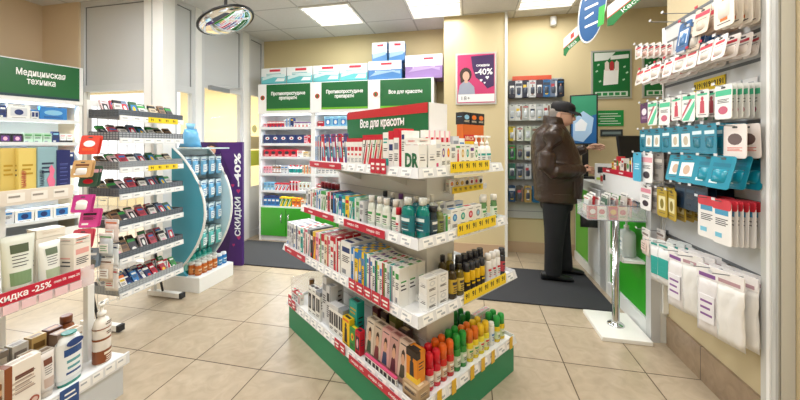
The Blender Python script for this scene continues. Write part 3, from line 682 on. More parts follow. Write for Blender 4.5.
def ribbon(pa, pb, hgt, y, arrow):
    (x0, z0), (x1, z1) = pa, pb; r = MB(); q = lambda t, u: (x0 + (x1 - x0) * t, z0 + (z1 - z0) * t + u * hgt)
    tip = [q(1.08 if arrow > 0 else 1, .0), ] if False else []
    r.prism([q(0, .42), q(1, .42), q(1, 1), q(0, 1)], y, y + .008, M('#f0ece6', .4)).prism([q(0, .0), q(1, .0), q(1, .36), q(0, .36)], y, y + .008, M('#14733a', .4)).prism([q(0, .36), q(1, .36), q(1, .42), q(0, .42)], y, y + .008, M('#c62f35', .4))
    r.prism([q(0, 0), q(.12, -.18), q(.3, 0)] if arrow > 0 else [q(.7, 0), q(.88, -.18), q(1, 0)], y, y + .008, M('#14733a', .4))
    o = r.build('arrow_ribbon', HS)
    ang = math.degrees(math.atan2(z1 - z0, x1 - x0))
    t = text('Касса', hgt * .26, (*(lambda p_: (p_[0], y - .001, p_[1]))(q(.5, .17)),), M('#ffffff', .4), o, rot=(90, -ang, 0), wid=abs(x1 - x0) * .55)
    e = MB().prism([q(.40, .55), q(.6, .55), q(.6, .85), q(.40, .85)], y - .002, y + .001, M('#d2423c', .4)).build('red_mark', o)
ribbon((-.185, -.235), (-.07, -.13), .12, .02, 1)
ribbon((.10, -.05), (.42, .20), .14, .02, 1)
MB().tube([(-.03, .006, .30), (-.03, .006, .64)], .002, wire, 4).tube([(.05, .006, .28), (.05, .006, .64)], .002, wire, 4).build('wire', HS)

def poster(name, label, x0, x1, z0, z1, y, bg):
    p = E(name, label, 'poster', ((x0 + x1) / 2, y, z0), 0); w, h = x1 - x0, z1 - z0
    MB().box(-w / 2, -.014, 0, w / 2, -.001, h, M('#c4c4c0', .3, .4)).build('frame', p, bevel=.002)
    s = MB().box(-w / 2 + .02, -.016, .02, w / 2 - .02, -.013, h - .02, M(bg, .35)).build('sheet', p)
    return p, s, w, h
p, s, w, h = poster('framed_poster', 'pink framed discount poster with a woman on the pillar', -.168, .30, 1.775, 2.385, 3.99, '#c9346e')
a = MB(); pl = lambda pts, c, y=-.0172: a.prism([(-w / 2 + x * w, z * h) for x, z in pts], y, -.0155, M(c, .4))
pl([(.38, .93), (.94, .95), (.94, .35), (.78, .3), (.66, .42), (.5, .52), (.42, .7)], '#3c1f55'); pl([(.06, .05), (.95, .05), (.95, .20), (.06, .20)], '#efefef')
pl([(.06, .2), (.1, .38), (.22, .46), (.34, .44), (.46, .34), (.48, .2)], '#9da2b4', -.018)
cir = lambda cx, cz, rx, rz: [(cx + rx * math.cos(2 * math.pi * i / 14), cz + rz * math.sin(2 * math.pi * i / 14)) for i in range(14)]
pl(cir(.25, .58, .15, .14), '#3b241d', -.0175); pl([(.12, .56), (.12, .42), (.2, .44), (.2, .58)], '#3b241d', -.0176); pl(cir(.26, .555, .085, .09), '#dcae96', -.0185); pl([(.22, .48), (.3, .48), (.3, .42), (.22, .42)], '#dcae96', -.0183)
a.build('printed_picture', s)
text('-40%', .1, (.09, -.0185, .62 * h), M('#ffffff', .4), s, bold=.002, wid=.2); text('скидки', .04, (.08, -.0185, .75 * h), M('#ffffff', .4), s, bold=.001, wid=.15); text('18+', .065, (-.12, -.0185, .12 * h), M('#6a6a6a', .4), s, wid=.1)
hm = MB()
for x, z, q_ in ((.06, .28, .016), (.13, .31, .02), (.1, .25, .012)): hm.prism(hp(x, z, q_), -.0185, -.016, M('#ffffff', .4))
hm.build('printed_heart', s)
def green_poster(label, x0, x1):
    p, s, w, h = poster('framed_poster', label, x0, x1, 1.825, 2.385, 4.2, '#176f39')
    a = MB(); pl = lambda pts, c, y=-.0172: a.prism([(-w / 2 + x * w, z * h) for x, z in pts], y, -.0155, M(c, .4))
    pl([(.08, .95), (.6, .95), (.42, .80), (.08, .78)], '#dfe6df'); pl([(.48, .88), (.92, .9), (.92, .82), (.48, .80)], '#e8efe8'); pl([(.1, .05), (.9, .05), (.9, .15), (.1, .15)], '#d8e6da')
    pl([(.30, .28), (.66, .3), (.68, .62), (.32, .6)], '#f2f2ee', -.018)
    for k in range(3): pl([(.34 + k * .12, .58), (.44 + k * .12, .58), (.44 + k * .12, .74), (.39 + k * .12, .78), (.34 + k * .12, .74)], ['#e8d8d0', '#b8343a', '#e8d8d0'][k], -.0186)
    for k in range(5): pl([(.14 + k * .15, .07), (.25 + k * .15, .07), (.25 + k * .15, .13), (.14 + k * .15, .13)], '#2a8a4c', -.0186)
    for x, z in ((.12, .55), (.2, .34), (.8, .62), (.78, .36), (.86, .5), (.16, .68)): pl([(x, z), (x + .05, z + .02), (x + .04, z + .05), (x - .01, z + .03)], '#bfe0c4', -.0186)
    a.build('printed_picture', s); return p
green_poster('green framed poster right of the hanging arrow sign above the monitor', 1.37, 1.79)
p2 = green_poster('green framed poster half hidden by the hook wall packs', 1.895, 2.30)
o = MB().lathe([(.09, 0), (.09, .003)], M('#e59a26', .4), seg=20, sy=1.2).build('orange_disc', p2); o.location = (.13, -.018, .36); o.rotation_euler = (R(90), 0, 0)
nb = MB().box(1.415, 4.194, 1.515, 1.71, 4.2, 1.695, M('#1f9a4c', .4)).build('notice_board', None)
tag(nb, 'small green notice with white lines below the green poster', 'notice')
ln = MB()
for i in range(5): ln.box(1.45 + .02 * (i % 2), 4.193, 1.54 + i * .028, 1.68 - .03 * (i % 3), 4.1945, 1.548 + i * .028, M('#e8f6ea', .4))
ln.build('print', nb)
ds = MB().box(1.47, 4.192, 1.395, 1.70, 4.2, 1.475, M('#3a4246', .3)).build('notice_strip'); tag(ds, 'dark grey strip mounted just below the small green notice', 'notice')
MB().box(1.49, 4.1915, 1.42, 1.68, 4.193, 1.45, M('#7f9296', .4)).build('print', ds)
sn = E('wall_sensor', 'small white cylindrical sensor high on the back wall', 'sensor', (.96, 4.17, 2.70), 0)
MB().lathe([(.03, 0), (.036, .02), (.036, .1), (.03, .11)], white, seg=16).build('body', sn); MB().box(-.015, .0, .03, .015, .03, .08, white).build('mount', sn)

# ------------------------------------------------------------------ products
_kc = {}
def kbox(*a, **k):
    key = ('b',) + a + tuple(sorted(k.items()))
    if key not in _kc: _kc[key] = K_box(*a, **k)
    return _kc[key]
def kbot(*a, **k):
    key = ('o',) + a + tuple(sorted(k.items()))
    if key not in _kc: _kc[key] = K_bottle(*a, **k)
    return _kc[key]
RED, NAV, TEAL, GRN, YEL, BLK, GRY, PINK, PUR, ORA, CRM, BRN = '#c8142f', '#20356e', '#1aa39a', '#3c9a4a', '#f0c81e', '#26262c', '#8f959c', '#d9527e', '#6b3c86', '#e8761e', '#e9dcc0', '#7a4a2c'
CN = {RED: 'red', NAV: 'navy', TEAL: 'teal', GRN: 'green', YEL: 'yellow', BLK: 'black', GRY: 'grey', PINK: 'pink', PUR: 'purple', ORA: 'orange', CRM: 'cream', BRN: 'brown', WHT: 'white', '#2f7fc4': 'blue', '#8cc4e0': 'pale blue', '#d6d9dc': 'light grey', '#c9a23a': 'gold', '#6a7a2e': 'olive', '#b9d7c0': 'pale green', '#f0b6c4': 'pale pink'}
BLU, PBL, LGR, GLD, OLV, PGR, PPK = '#2f7fc4', '#8cc4e0', '#d6d9dc', '#c9a23a', '#6a7a2e', '#b9d7c0', '#f0b6c4'
def row(fr, s, z, specs, where, dep=.012, deep=1, gap=.0025, name='carton', what='box', tilt=0):
    """boxes side by side from s rightwards; deep = facings one behind another"""
    for i, sp in enumerate(specs):
        w, h, d, base, style, a, b = sp[:7]; k = kbox(w, d, h, base, style, a, b, name=name)
        c2 = CN[a] if CN[a] != CN[base] else CN[b]
        lab = f"{CN[base]} {what} with {c2} print, {ORD[i]} from left {where}"
        dd = sp[7] if len(sp) > 7 else deep
        for j in range(dd):
            k.put(fr, s + w / 2, dep + j * (d + .002), z + .0008, lab, 'box', (f"{CN[base]} and {c2} {what} file {ORD[i]} {where}" if dd > 1 else None), rz=random.uniform(-.3, .3) if w > .03 else 0)
        s += w + gap
    return s
ZT, ZM, ZL, ZB = SHELF['top'][2] - .002, SHELF['mid'][2] - .002, SHELF['low'][2] - .002, .1925
# --- top shelf, long side
for i in range(3):
    K_box(.024, .02, .17, [BLU, '#8a94a4', NAV][i], 'stripe', WHT, RED, name='toothbrush_pack').put(GL, -.955 + i * .03, .03, ZT + .001, f"{['bright blue','grey blue','navy'][i]} slim toothbrush pack at the far left of the island's top shelf", 'toothbrush')
TBK = [K_card(.034, .178, .012, c, 'stripe', RED, WHT, 'toothbrush_pack', PBL) for c in (RED, PUR, '#3f4c86')]
for k in TBK: k.used = False
n = 0
for i in range(9):
    c = i % 3; TBK[c].put(GL, -.855 + i * .034, .02 + .012 * (i % 2), ZT + .168, f"{['red','purple','slate blue'][c]} toothbrush blister pack, {ORD[i]} from the left in the island's toothbrush row", 'toothbrush', rx=4)
row(GL, -.565, ZT, [(.034, .15, .05, WHT, 'script', RED, GRY, 2)] * 4, "beside the island's toothbrushes", what='slim box')
row(GL, -.415, ZT, [(.038, .165, .045, WHT, 'diag', RED, BLK, 2), (.038, .165, .045, WHT, 'diag', RED, OLV, 2), (.038, .165, .045, WHT, 'diag', RED, GRN, 2), (.036, .165, .045, CRM, 'diag', RED, GRY, 2)], "under the green header", what='toothpaste box')
row(GL, -.250, ZT, [(.04, .175, .045, WHT, 'base', TEAL, TEAL, 2), (.034, .18, .045, WHT, 'top', RED, NAV, 2), (.036, .19, .045, WHT, 'top', RED, GRY, 2), (.036, .18, .045, WHT, 'left', RED, NAV, 2)], "beside the DR cartons", what='tall box')
K_ = kbox(.09, .05, .115, WHT, 'plain', LGR, GRY, name='toothpaste_carton')
for j in range(2):
    o = K_.put(GL, -.05, .008 + j * .06, ZT + .001, "white toothpaste carton with large green DR letters at the island's front corner", 'box', 'DR lettered cartons at the corner')
    text('DR', .085, (0, -.0012, .045), M('#1f6a44', .4), o, bold=.003, wid=.082)
row(GL, -.088, ZT + .117, [(.07, .028, .08, WHT, 'plain', RED, RED)], "lying on the DR cartons", what='flat box')
# --- top shelf, end side (GE: s = v, d = u)
row(GE, .135, ZT, [(.034, .14, .034, WHT, 'text', LGR, PINK), (.032, .128, .034, WHT, 'dot', PUR, CRM), (.032, .128, .034, WHT, 'dot', ORA, YEL), (.034, .12, .034, WHT, 'text', GRY, RED), (.034, .115, .034, WHT, 'figure', RED, GRN), (.036, .12, .034, WHT, 'dot', GLD, CRM), (.036, .12, .034, WHT, 'dot', TEAL, PGR), (.034, .118, .034, WHT, 'text', PUR, PPK), (.034, .115, .034, WHT, 'dot', GRN, WHT)], "on island's top end", dep=.022, what='cosmetic box')
row(GE, .13, ZT, [(.034, .185, .03, WHT, 'stripe', PPK, RED)] * 5, "rear row, island's top end", dep=.085, what='slim carton')
pb = kbot(.021, .165, WHT, WHT, '#f4f6f6', kind='pump', caph=.3, acc=TEAL, name='pump_bottle')
for i in range(3): pb.put(GE, .475 + i * .05, .03, ZT + .001, "white pump bottle standing behind the yellow price strip on the island's top end", 'bottle', 'white pump bottles on the island top', rz=-15)
row(GE, .335, ZT, [(.05, .16, .03, LGR, 'text', GRY, BLU), (.045, .15, .03, WHT, 'text', BLU, GRY)], "behind white pump bottles", dep=.088, what='carton')
ob = K_box(.19, .04, .225, '#d2661c', 'plain', '#b8521a', BRN, name='display_carton')
o = ob.put(GE, .528, .10, ZT + .001, 'large orange display carton at the back of the island top shelf', 'box')
MB().box(-.085, -.003, .06, .0, .001, .17, M('#c8202c', .4)).box(-.085, -.0035, .115, .0, .001, .135, M('#f0c81e', .4)).box(0, -.003, .0, .1, .001, .05, M('#4a2a1a', .4)).build('print', o)
text('МАСЬ', .03, (-.042, -.0042, .15), M('#f4e8c8', .4), o, wid=.07)
for i in range(3):
    K_box(.062, .05, .065, '#1e1d20', 'logo', [PBL, ORA, ORA][i], CRM, name='carton').put(GE, .47 + i * .066, .102, ZT + .227, f"small black box with {['pale blue','orange','orange'][i]} picture, {['left','middle','right'][i]} one on the orange display carton", 'box')
# --- middle shelf, long side
rb = kbot(.02, .165, '#3a2a30', '#8e1526', '#b89a8a', kind='screw', capr=.8, caph=.2, name='shampoo_bottle')
for i in range(5): rb.put(GL, -1.03 + i * .046, .10, ZM + .001, "dark bottle with wine red cap behind the left boxes of the island's middle shelf", 'bottle', 'red capped bottles on the middle shelf')
mid = [(.03, .125, .06, LGR, 'text', GRY, BLU), (.03, .12, .06, WHT, 'window', BLK, GRY), (.026, .13, .06, WHT, 'figure', RED, GRY), (.026, .13, .06, WHT, 'stripe', GRN, RED), (.026, .13, .06, LGR, 'text', RED, GRY), (.026, .13, .06, WHT, 'left', BLU, TEAL), (.026, .13, .06, BLU, 'stripe', WHT, WHT), (.028, .13, .06, WHT, 'diag', GRN, PGR), (.028, .13, .06, WHT, 'diag', GRN, OLV), (.026, .132, .06, WHT, 'stripe', RED, BLK), (.026, .132, .06, RED, 'stripe', WHT, BLK), (.026, .135, .06, BLK, 'text', PINK, WHT), (.026, .132, .06, NAV, 'left', BLU, WHT), (.03, .128, .06, WHT, 'diag', TEAL, BLU), (.03, .13, .06, '#2f7fc4', 'band', NAV, WHT), (.034, .128, .06, TEAL, 'text', WHT, WHT), (.036, .128, .06, YEL, 'text', RED, NAV), (.03, .128, .06, WHT, 'diag', TEAL, GRN), (.03, .13, .06, TEAL, 'stripe', WHT, GRN), (.03, .132, .06, PGR, 'text', GRN, WHT), (.034, .12, .06, LGR, 'text', GRY, BLK)]
row(GL, -1.065, ZM, [m_ + (2,) if i > 8 else m_ for i, m_ in enumerate(mid)], "on island's middle shelf", what='narrow box')
cb = kbot(.026, .155, '#dfe6dc', WHT, '#eef2ea', kind='screw', capr=.62, caph=.2, sy=.7, acc=GRN, name='lotion_bottle')
for i in range(4): cb.put(GL, -.372 + i * .06, .02 + .008 * (i % 2), ZM + .001, f"clear pale lotion bottle with white cap, {ORD[i]} of four left of the teal mouthwash", 'bottle')
for i in range(3): kbot(.024, .17, [GRY, '#57606a', WHT, '#2c3a4a'][i], ['#3a3f44', WHT, PUR, BLK][i], [WHT, LGR, PPK, GRY][i], name='lotion_bottle').put(GL, -.37 + i * .062, .10, ZM + .001, f"{['grey','slate','white','dark blue'][i]} bottle in the back row behind the clear lotion bottles", 'bottle')
kbot(.014, .125, WHT, RED, '#f0e6e6', acc=RED, name='lotion_bottle', caph=.25, capr=.9).put(GL, -.152, .012, ZM + .001, 'thin white bottle with red cap beside the teal mouthwash', 'bottle')
mw = kbot(.036, .178, '#0f8f84', '#e8eeee', '#16707c', kind='screw', capr=.5, caph=.18, sx=1.05, sy=.62, acc='#e8f4f4', name='mouthwash_bottle', tr=.25, rough=.1)
for i in range(2): mw.put(GL, -.098 + i * .052, .012 + .04 * i, ZM + .001, f"large teal mouthwash bottle, {['left front','right rear'][i]} one at the island's middle corner", 'bottle')
mw3 = kbot(.03, .165, '#1d7f8c', WHT, '#2a9ab0', sy=.65, acc=WHT, name='mouthwash_bottle', tr=.2, rough=.1)
for i in range(2): mw3.put(GL, -.155 + i * .066, .125, ZM + .001, 'blue-teal mouthwash bottle in the second row behind the large teal ones', 'bottle', 'second row of mouthwash bottles')
# --- middle shelf, end side
kbot(.024, .135, '#23323c', BLK, '#3d5560', sy=.7, kind='screw', capr=.8, name='shampoo_bottle', acc=WHT).put(GE, .125, .014, ZM + .001, 'dark slate bottle right of the teal mouthwash on the middle shelf', 'bottle')
kbot(.022, .15, '#7d8a4a', '#c9ccb4', '#8c9858', kind='pump', caph=.28, name='pump_bottle', tr=.2).put(GE, .172, .014, ZM + .001, 'olive green pump bottle beside the dark slate bottle', 'bottle')
kbot(.02, .175, '#c9d0c4', WHT, '#d8e0d0', kind='screw', caph=.2, name='lotion_bottle').put(GE, .19, .078, ZM + .001, 'pale grey lotion bottle behind the olive pump bottle', 'bottle')
row(GE, .20, ZM, [(.035, .085, .045, WHT, 'left', GRN, YEL), (.06, .105, .05, WHT, 'dot', BLU, PBL, 1), (.06, .105, .05, WHT, 'dot', TEAL, PGR), (.06, .105, .05, WHT, 'dot', RED, PPK), (.06, .105, .05, WHT, 'dot', GRY, PBL)], "on island's middle end", dep=.02, what='cream box')
row(GE, .21, ZM, [(.1, .13, .03, LGR, 'text', GRY, GRY), (.07, .12, .03, WHT, 'text', GRY, BLU), (.07, .115, .03, LGR, 'text', BLU, GRY)], "rear row, island's middle end", dep=.115, what='carton')
gb = kbot(.022, .14, '#5f8f5a', WHT, '#e4efe0', kind='screw', capr=.8, caph=.22, sy=.75, acc=GRN, name='lotion_bottle')
for i in range(3): gb.put(GE, .52 + i * .052, .02 + .03 * (i % 2), ZM + .001, f"green lotion bottle with white cap, {ORD[i]} at the right end of the middle shelf", 'bottle')
rs = MB().box(-.152, .33, 1.055, -.105, .66, 1.06, gw).box(-.109, .33, 1.05, -.105, .66, 1.08, rail_c); rs.build('riser', G)
row(GE, .338, 1.06, [(.04, .06, .026, WHT, 'dot', RED, YEL), (.04, .06, .026, CRM, 'dot', BLK, YEL), (.04, .06, .026, WHT, 'logo', GLD, BLK), (.04, .06, .026, CRM, 'logo', BLK, RED), (.04, .06, .026, WHT, 'dot', RED, BLK), (.04, .06, .026, CRM, 'dot', PINK, RED), (.04, .06, .026, WHT, 'logo', BLK, RED)], "on the island's small riser", dep=.112, what='little box')
y = MB().box(-.1045, .35, 1.048, -.102, .62, 1.082, yel).build('yellow_price_strip', G)
for k in range(6): text('91', .022, (-.1018, .375 + k * .043, 1.066), M('#2b2416', .5), y, rot=(90, 0, 90), bold=.0004)
# --- low shelf, long side
rnd = random.Random(5)
low = []
for i, (b_, st_, a_, c_, h_) in enumerate([(LGR, 'text', GRY, BLU, .12), (LGR, 'text', GRY, GRY, .12), (LGR, 'stripe', GRY, NAV, .12), (WHT, 'text', GRY, BLU, .118), (LGR, 'left', NAV, GRY, .12), (WHT, 'text', RED, GRY, .118), (TEAL, 'text', WHT, WHT, .11), (WHT, 'stripe', RED, GRY, .125), (WHT, 'figure', BLK, PINK, .125), (WHT, 'diag', GRY, PINK, .125), (BLK, 'text', WHT, RED, .12), (ORA, 'diag', YEL, NAV, .125), (PPK, 'text', PINK, GRY, .125), (WHT, 'stripe', GRN, RED, .13), (WHT, 'top', RED, GRY, .13), (CRM, 'text', RED, BRN, .13), (WHT, 'left', RED, PINK, .13), (WHT, 'script', RED, NAV, .135), (RED, 'stripe', WHT, WHT, .135), (WHT, 'left', RED, GRY, .125)]):
    low.append((.034, h_ * 1.48, .055, b_, st_, a_, c_, 3))
s = row(GL, -1.365, ZL, low, "on island's low shelf", what='toothpaste box')
wl_ = K_box(.1, .055, .20, WHT, 'text', NAV, GRY, name='carton')
for j in range(3):
    o = wl_.put(GL, s + .055, .014 + j * .057, ZL + .001, 'wide white carton with navy oval logo on the low shelf', 'box', 'wide white navy-logo cartons')
    if j == 0: pass
s += .112
s = row(GL, s, ZL, [(.03, 0.186, .055, BLU, 'stripe', WHT, WHT, 3), (.03, 0.186, .055, YEL, 'band', BLU, WHT, 3), (.03, 0.186, .055, BLU, 'logo', YEL, WHT, 3), (.03, 0.186, .055, YEL, 'stripe', BLU, BLU, 3), (.03, 0.182, .055, WHT, 'left', TEAL, BLU, 3)], "beside wide navy-logo cartons", what='toothpaste box')
row(GL, s, ZL, [(.026, 0.174, .055, WHT, 'left', PUR, BLU, 3), (.026, 0.171, .055, WHT, 'stripe', NAV, TEAL, 3), (.026, 0.171, .055, WHT, 'left', GRN, YEL, 3), (.026, 0.174, .055, WHT, 'stripe', RED, BLU, 3), (.026, 0.174, .055, WHT, 'left', OLV, GRN, 3), (.026, 0.174, .055, LGR, 'stripe', TEAL, GRY, 3), (.026, 0.177, .055, WHT, 'left', GRY, GRN, 3), (.028, 0.177, .055, WHT, 'text', GRN, GRY, 3)], "at low shelf's front corner", what='slim box')
# --- low shelf, end side
wc = K_box(.07, .05, .072, '#efefec', 'dot', '#d8dadb', '#f2f2ee', name='soap_box')
for i in range(2):
    for j in range(2): wc.put(GE, .115 + i * .074, .025, ZL + .001 + j * .0735, 'white cube box with round pale logo stacked on the low end shelf', 'box', 'stacked white cube boxes')
for i, (c1, c2, l1) in enumerate([('#4b3a18', BLK, '#c9a83a'), ('#7d6a20', '#2e2a1c', '#d4bc5a'), ('#56461e', BLK, '#8c7a3a'), ('#857426', '#e0d8b0', '#c8b45a')]):
    kbot(.024, [.16, .15, .19, .185][i], c1, c2, l1, kind='screw', capr=.5, caph=.16, name='oil_bottle', tr=.3, rough=.1).put(GE, .275 + (i % 2) * .055, .02 + .06 * (i // 2), ZL + .001, f"{['dark brown','golden','brown','amber'][i]} oil bottle right of the white cube boxes, {['front','front','back','back'][i]} row", 'bottle')
yb = kbot(.02, .14, '#e4b81c', BLK, '#2a2620', kind='can', caph=.28, name='spray_can', acc=YEL, lab=(.05, .5))
for i in range(4): yb.put(GE, .385 + i * .043, .022, ZL + .001, 'yellow and black can with black lid on the low end shelf', 'can', 'yellow and black cans')
bk = kbot(.02, .165, '#23242a', BLK, '#3a3f4c', kind='can', caph=.22, name='spray_can', acc=LGR)
for i in range(5): bk.put(GE, .39 + i * .047, .075, ZL + .001, 'black spray can in the second row behind the yellow cans', 'can', 'black spray cans')
ws = kbot(.02, .15, '#f0f0f0', '#f4f4f4', '#e8e6e6', kind='spray', caph=.25, name='spray_can', acc=RED)
for i in range(3): ws.put(GE, .575 + i * .044, .022, ZL + .001, 'white spray can with red print at the right of the low shelf', 'can', 'white and red spray cans')
kbot(.02, .15, '#34363c', BLK, '#c04050', kind='can', caph=.25, name='spray_can').put(GE, .715, .022, ZL + .001, 'black can with pink label at the far right of the low shelf', 'can')
row(GE, .12, ZL, [(.07, .03, .045, WHT, 'text', GRY, GRY)], "behind white cube boxes", dep=.09, what='flat box')
# --- bottom tray, long side
row(GL, -1.30, ZB, [(.03, .075, .03, WHT, 'text', RED, GRN), (.03, .07, .03, WHT, 'top', RED, GRY), (.03, .075, .03, WHT, 'text', RED, TEAL), (.03, .07, .03, WHT, 'figure', RED, GRN)], "at bottom tray's far left", dep=.02, what='small box')
kbot(.022, .19, '#a8842c', '#6a4a1a', '#c9a850', name='oil_bottle', capr=.8, tr=.2).put(GL, -1.1, .05, ZB + .001, 'gold bottle behind the small boxes in the tray', 'bottle')
row(GL, -1.05, ZB, [(.052, .175, .045, WHT, 'window', BLK, GRY), (.052, .18, .045, WHT, 'window', BLK, GRY), (.052, .18, .045, WHT, 'pair', BLK, GRY)], "near the tray's gold bottle", dep=.02, what='perfume box')
row(GL, -.875, ZB, [(.05, .29, .06, LGR, 'text', GRY, GRY, 2), (.05, .25, .05, LGR, 'stripe', GRY, BLK)], "in the tray's left half", dep=.03, what='carton')
row(GL, -.770, ZB, [(.05, .165, .045, WHT, 'pair', BLK, LGR), (.05, .168, .045, WHT, 'pair', BLK, LGR), (.05, .17, .045, WHT, 'pair', BLK, GRY)], "beside tray's teal carton", dep=.018, what='perfume box')
row(GL, -.60, ZB, [(.075, .235, .05, '#1aa39a', 'base', BLK, GLD)], "behind the tray's yellow box", dep=.05, what='tall carton')
row(GL, -.612, ZB, [(.07, .15, .034, YEL, 'figure', BLK, ORA)], "leaning at the front of the tray", dep=.012, what='box')
row(GL, -.538, ZB, [(.05, .12, .034, GRN, 'dot', YEL, RED), (.042, .125, .034, RED, 'window', BLK, PPK)], "beside the tray's yellow box", dep=.012, what='box')
for i, (w_, h_, c1) in enumerate([(.05, .20, '#5a2230'), (.05, .20, '#3a2a2c'), (.055, .21, '#6a6c38'), (.055, .17, '#4a3a3a')]):
    K_box(w_, .05, h_, c1, 'text', '#b8a07a', '#c9a23a', name='carton').put(GL, -.48 + i * .075, .14, ZB + .001, f"tall {['wine red','dark brown','olive','charcoal'][i]} carton standing in the tray's back row", 'box')
for i in range(5):
    K_box(.062, .045, .185, ['#d8cdbc', '#c9b8a4', '#d9a9a4', '#c79a92', '#d8bfae'][i], 'face', ['#8a7a6a', '#6a5a4c', '#b06a6a', '#8c4a4a', '#9a7a6a'][i], ['#3c5a44', '#7c3a3a', '#3a4a6a', '#5c2a3a', '#4c4a3a'][i], name='hair_dye_box').put(GL, -.402 + i * .064, .036, ZB + .014, f"{['beige','tan','pink','dusty rose','peach'][i]} hair dye box with a printed face in the tray's front right", 'box', rx=-6)
row(GL, -.39, ZB, [(.058, .045, .012, WHT, 'pair', BLK, PINK)] * 4, "below the hair dye boxes", dep=.006, what='low box')
ko = K_box(.10, .07, .065, '#b59a78', 'text', '#d8c8ac', '#8a6a4c', name='carton'); ko.put(GL, -.06, .012, ZB + .001, "kraft brown flat box at the tray's front corner", 'box')
oo = K_box(.068, .05, .135, '#e08a1c', 'figure', BLK, ORA, name='hair_dye_box'); o = oo.put(GL, -.07, .03, ZB + .067, 'orange box with black silhouette standing on the kraft box', 'box')
MB().box(-.0345, -.0014, .105, .0345, .02, .136, M('#2c2016', .4)).box(-.0345, -.0014, .0, .0345, .02, .022, M('#f0c83a', .4)).build('print', o)
K_box(.1, .05, .06, '#caa78a', 'text', BRN, CRM, name='carton').put(GL, -.175, .125, ZB + .001, 'tan box behind the pink dye boxes of the tray', 'box')
# --- bottom tray, end side: bright sprays
def sprays(cols, v0, n, rows, step, nm, lab, h=.15, kind='spray', d0=.03):
    kb = kbot(.0215, h * 1.08, cols[0], cols[1], cols[2], kind=kind, caph=.4, name=nm, acc=cols[3])
    for i in range(n):
        for j in range(rows): kb.put(GE, v0 + i * step, d0 + j * .05, ZB + .001, lab, 'can', lab.split(' in ')[0] + 's in the tray', rz=random.uniform(-4, 4))
sprays((RED, '#d8182c', '#e8d8c8', WHT), .122, 2, 2, .046, 'spray_can', 'bright red spray can in the right end of the tray')
sprays(('#c8281e', '#ea6a1a', '#d8b89a', WHT), .215, 2, 2, .05, 'spray_can', 'red spray can with orange cap in the tray', .155)
sprays(('#2c8a34', '#26a03a', '#c8dcc0', WHT), .318, 2, 2, .048, 'spray_can', 'green spray can with green cap in the tray', .16)
sprays(('#e6cf2a', '#e8781e', '#f0e8b8', GRN), .42, 2, 2, .047, 'spray_can', 'yellow spray can with orange cap in the tray', .145)
sprays(('#e8dc3a', '#f0c822', '#e8efc0', RED), .52, 2, 2, .045, 'spray_can', 'yellow spray can with yellow cap in the tray', .14)
kbot(.018, .12, '#f0f2f2', WHT, '#e4ecf4', acc=BLU, kind='can', name='spray_can').put(GE, .625, .035, ZB + .001, 'white can with blue print between yellow and green sprays', 'can')
sprays(('#e0c22a', '#2aa84a', '#cfe0b0', WHT), .675, 2, 2, .045, 'spray_can', 'yellow spray can with green cap in the tray', .13)
for j in range(3):
    for i in range(2): kbot(.018, .16, '#23853c', '#1f9440', kind='spray', caph=.4, name='spray_can').put(GE, .51 + i * .05, .145 + j * .05, ZB + .001, 'dark green spray can deep at the back of the tray', 'can', 'dark green sprays at the back')
for i in range(0): K_box(.06, .03, .16, ['#7a2430', '#2c3c54', '#4a4e58'][i], 'text', LGR, PBL, name='carton').put(GE, .05 + i * .063, .135, ZB + .001, f"{['dark red','dark blue','slate grey'][i]} carton behind the sprays of the tray", 'box')
wp = K_box(.035, .03, .12, '#e8e4e4', 'text', PPK, PINK, name='carton')
for i in range(4): wp.put(GE, .63 + i * .037, .15, ZB + .001, 'white and pink carton at the rear right of the tray', 'box', 'white and pink cartons')

# --- near left shelves
row_n = FN
yt = K_tube(.075, .24, '#e6cf4a', '#efe6b0', '#f2ead0', '#c9a23a'); yt.put(FN, .915, .05, NZ['mid'][0] + .001, 'yellow edged cream tube at the very left of the discount shelf', 'tube', rz=10)
t1 = K_tube(.105, .26, '#e9efe4', '#f2f4ee', '#55624a', '#7c9a70'); t1.put(FN, 1.012, .045, NZ['mid'][0] + .001, 'large white cream tube with green leaf print above the discount strip', 'tube', rz=-6)
t2 = K_tube(.086, .21, '#eef1ea', '#dfe8e0', '#6a7a64', '#a9b89a'); t2.put(FN, 1.112, .03, NZ['mid'][0] + .001, 'smaller white cream tube with almond print beside the large one', 'tube', rz=6)
for i in range(2): K_tube(.085, .22, ['#d9e2ea', '#dfe4dc'][i], '#eef1ea', '#6a7a64', ['#a9b8c4', '#a9b89a'][i]).put(FN, .97 + i * .09, .15, NZ['mid'][0] + .001, f"{['bluish','greenish'][i]} white cream tube in the row behind the front tubes", 'tube')
c1 = K_box(.078, .09, .175, '#efe8dc', 'text', '#e8a9a0', '#d8604c', name='carton'); c1.put(FN, 1.212, .022, NZ['mid'][0] + .001, 'cream carton with pink print at the front end of the shelf', 'box', rz=8)
c3 = K_box(.075, .09, .03, '#f0e9de', 'text', '#e8a9a0', '#d8604c', name='carton'); c3.put(FN, 1.212, .022, NZ['mid'][0] + .178, 'flat cream carton lying on top of the pink printed carton', 'box', rz=6)
c2 = K_box(.105, .08, .21, '#eee6d8', 'plain', '#d9cdb8', '#e0c9a8', name='carton'); c2.put(FN, 1.165, .14, NZ['mid'][0] + .001, 'tall cream carton in the back row of the discount shelf', 'box', rz=-4)
c4 = K_box(.10, .08, .035, '#f3eddf', 'plain', '#d9cdb8', '#e0c9a8', name='carton'); c4.put(FN, 1.165, .14, NZ['mid'][0] + .213, 'flat cream carton lying on the tall back carton', 'box', rz=-8)
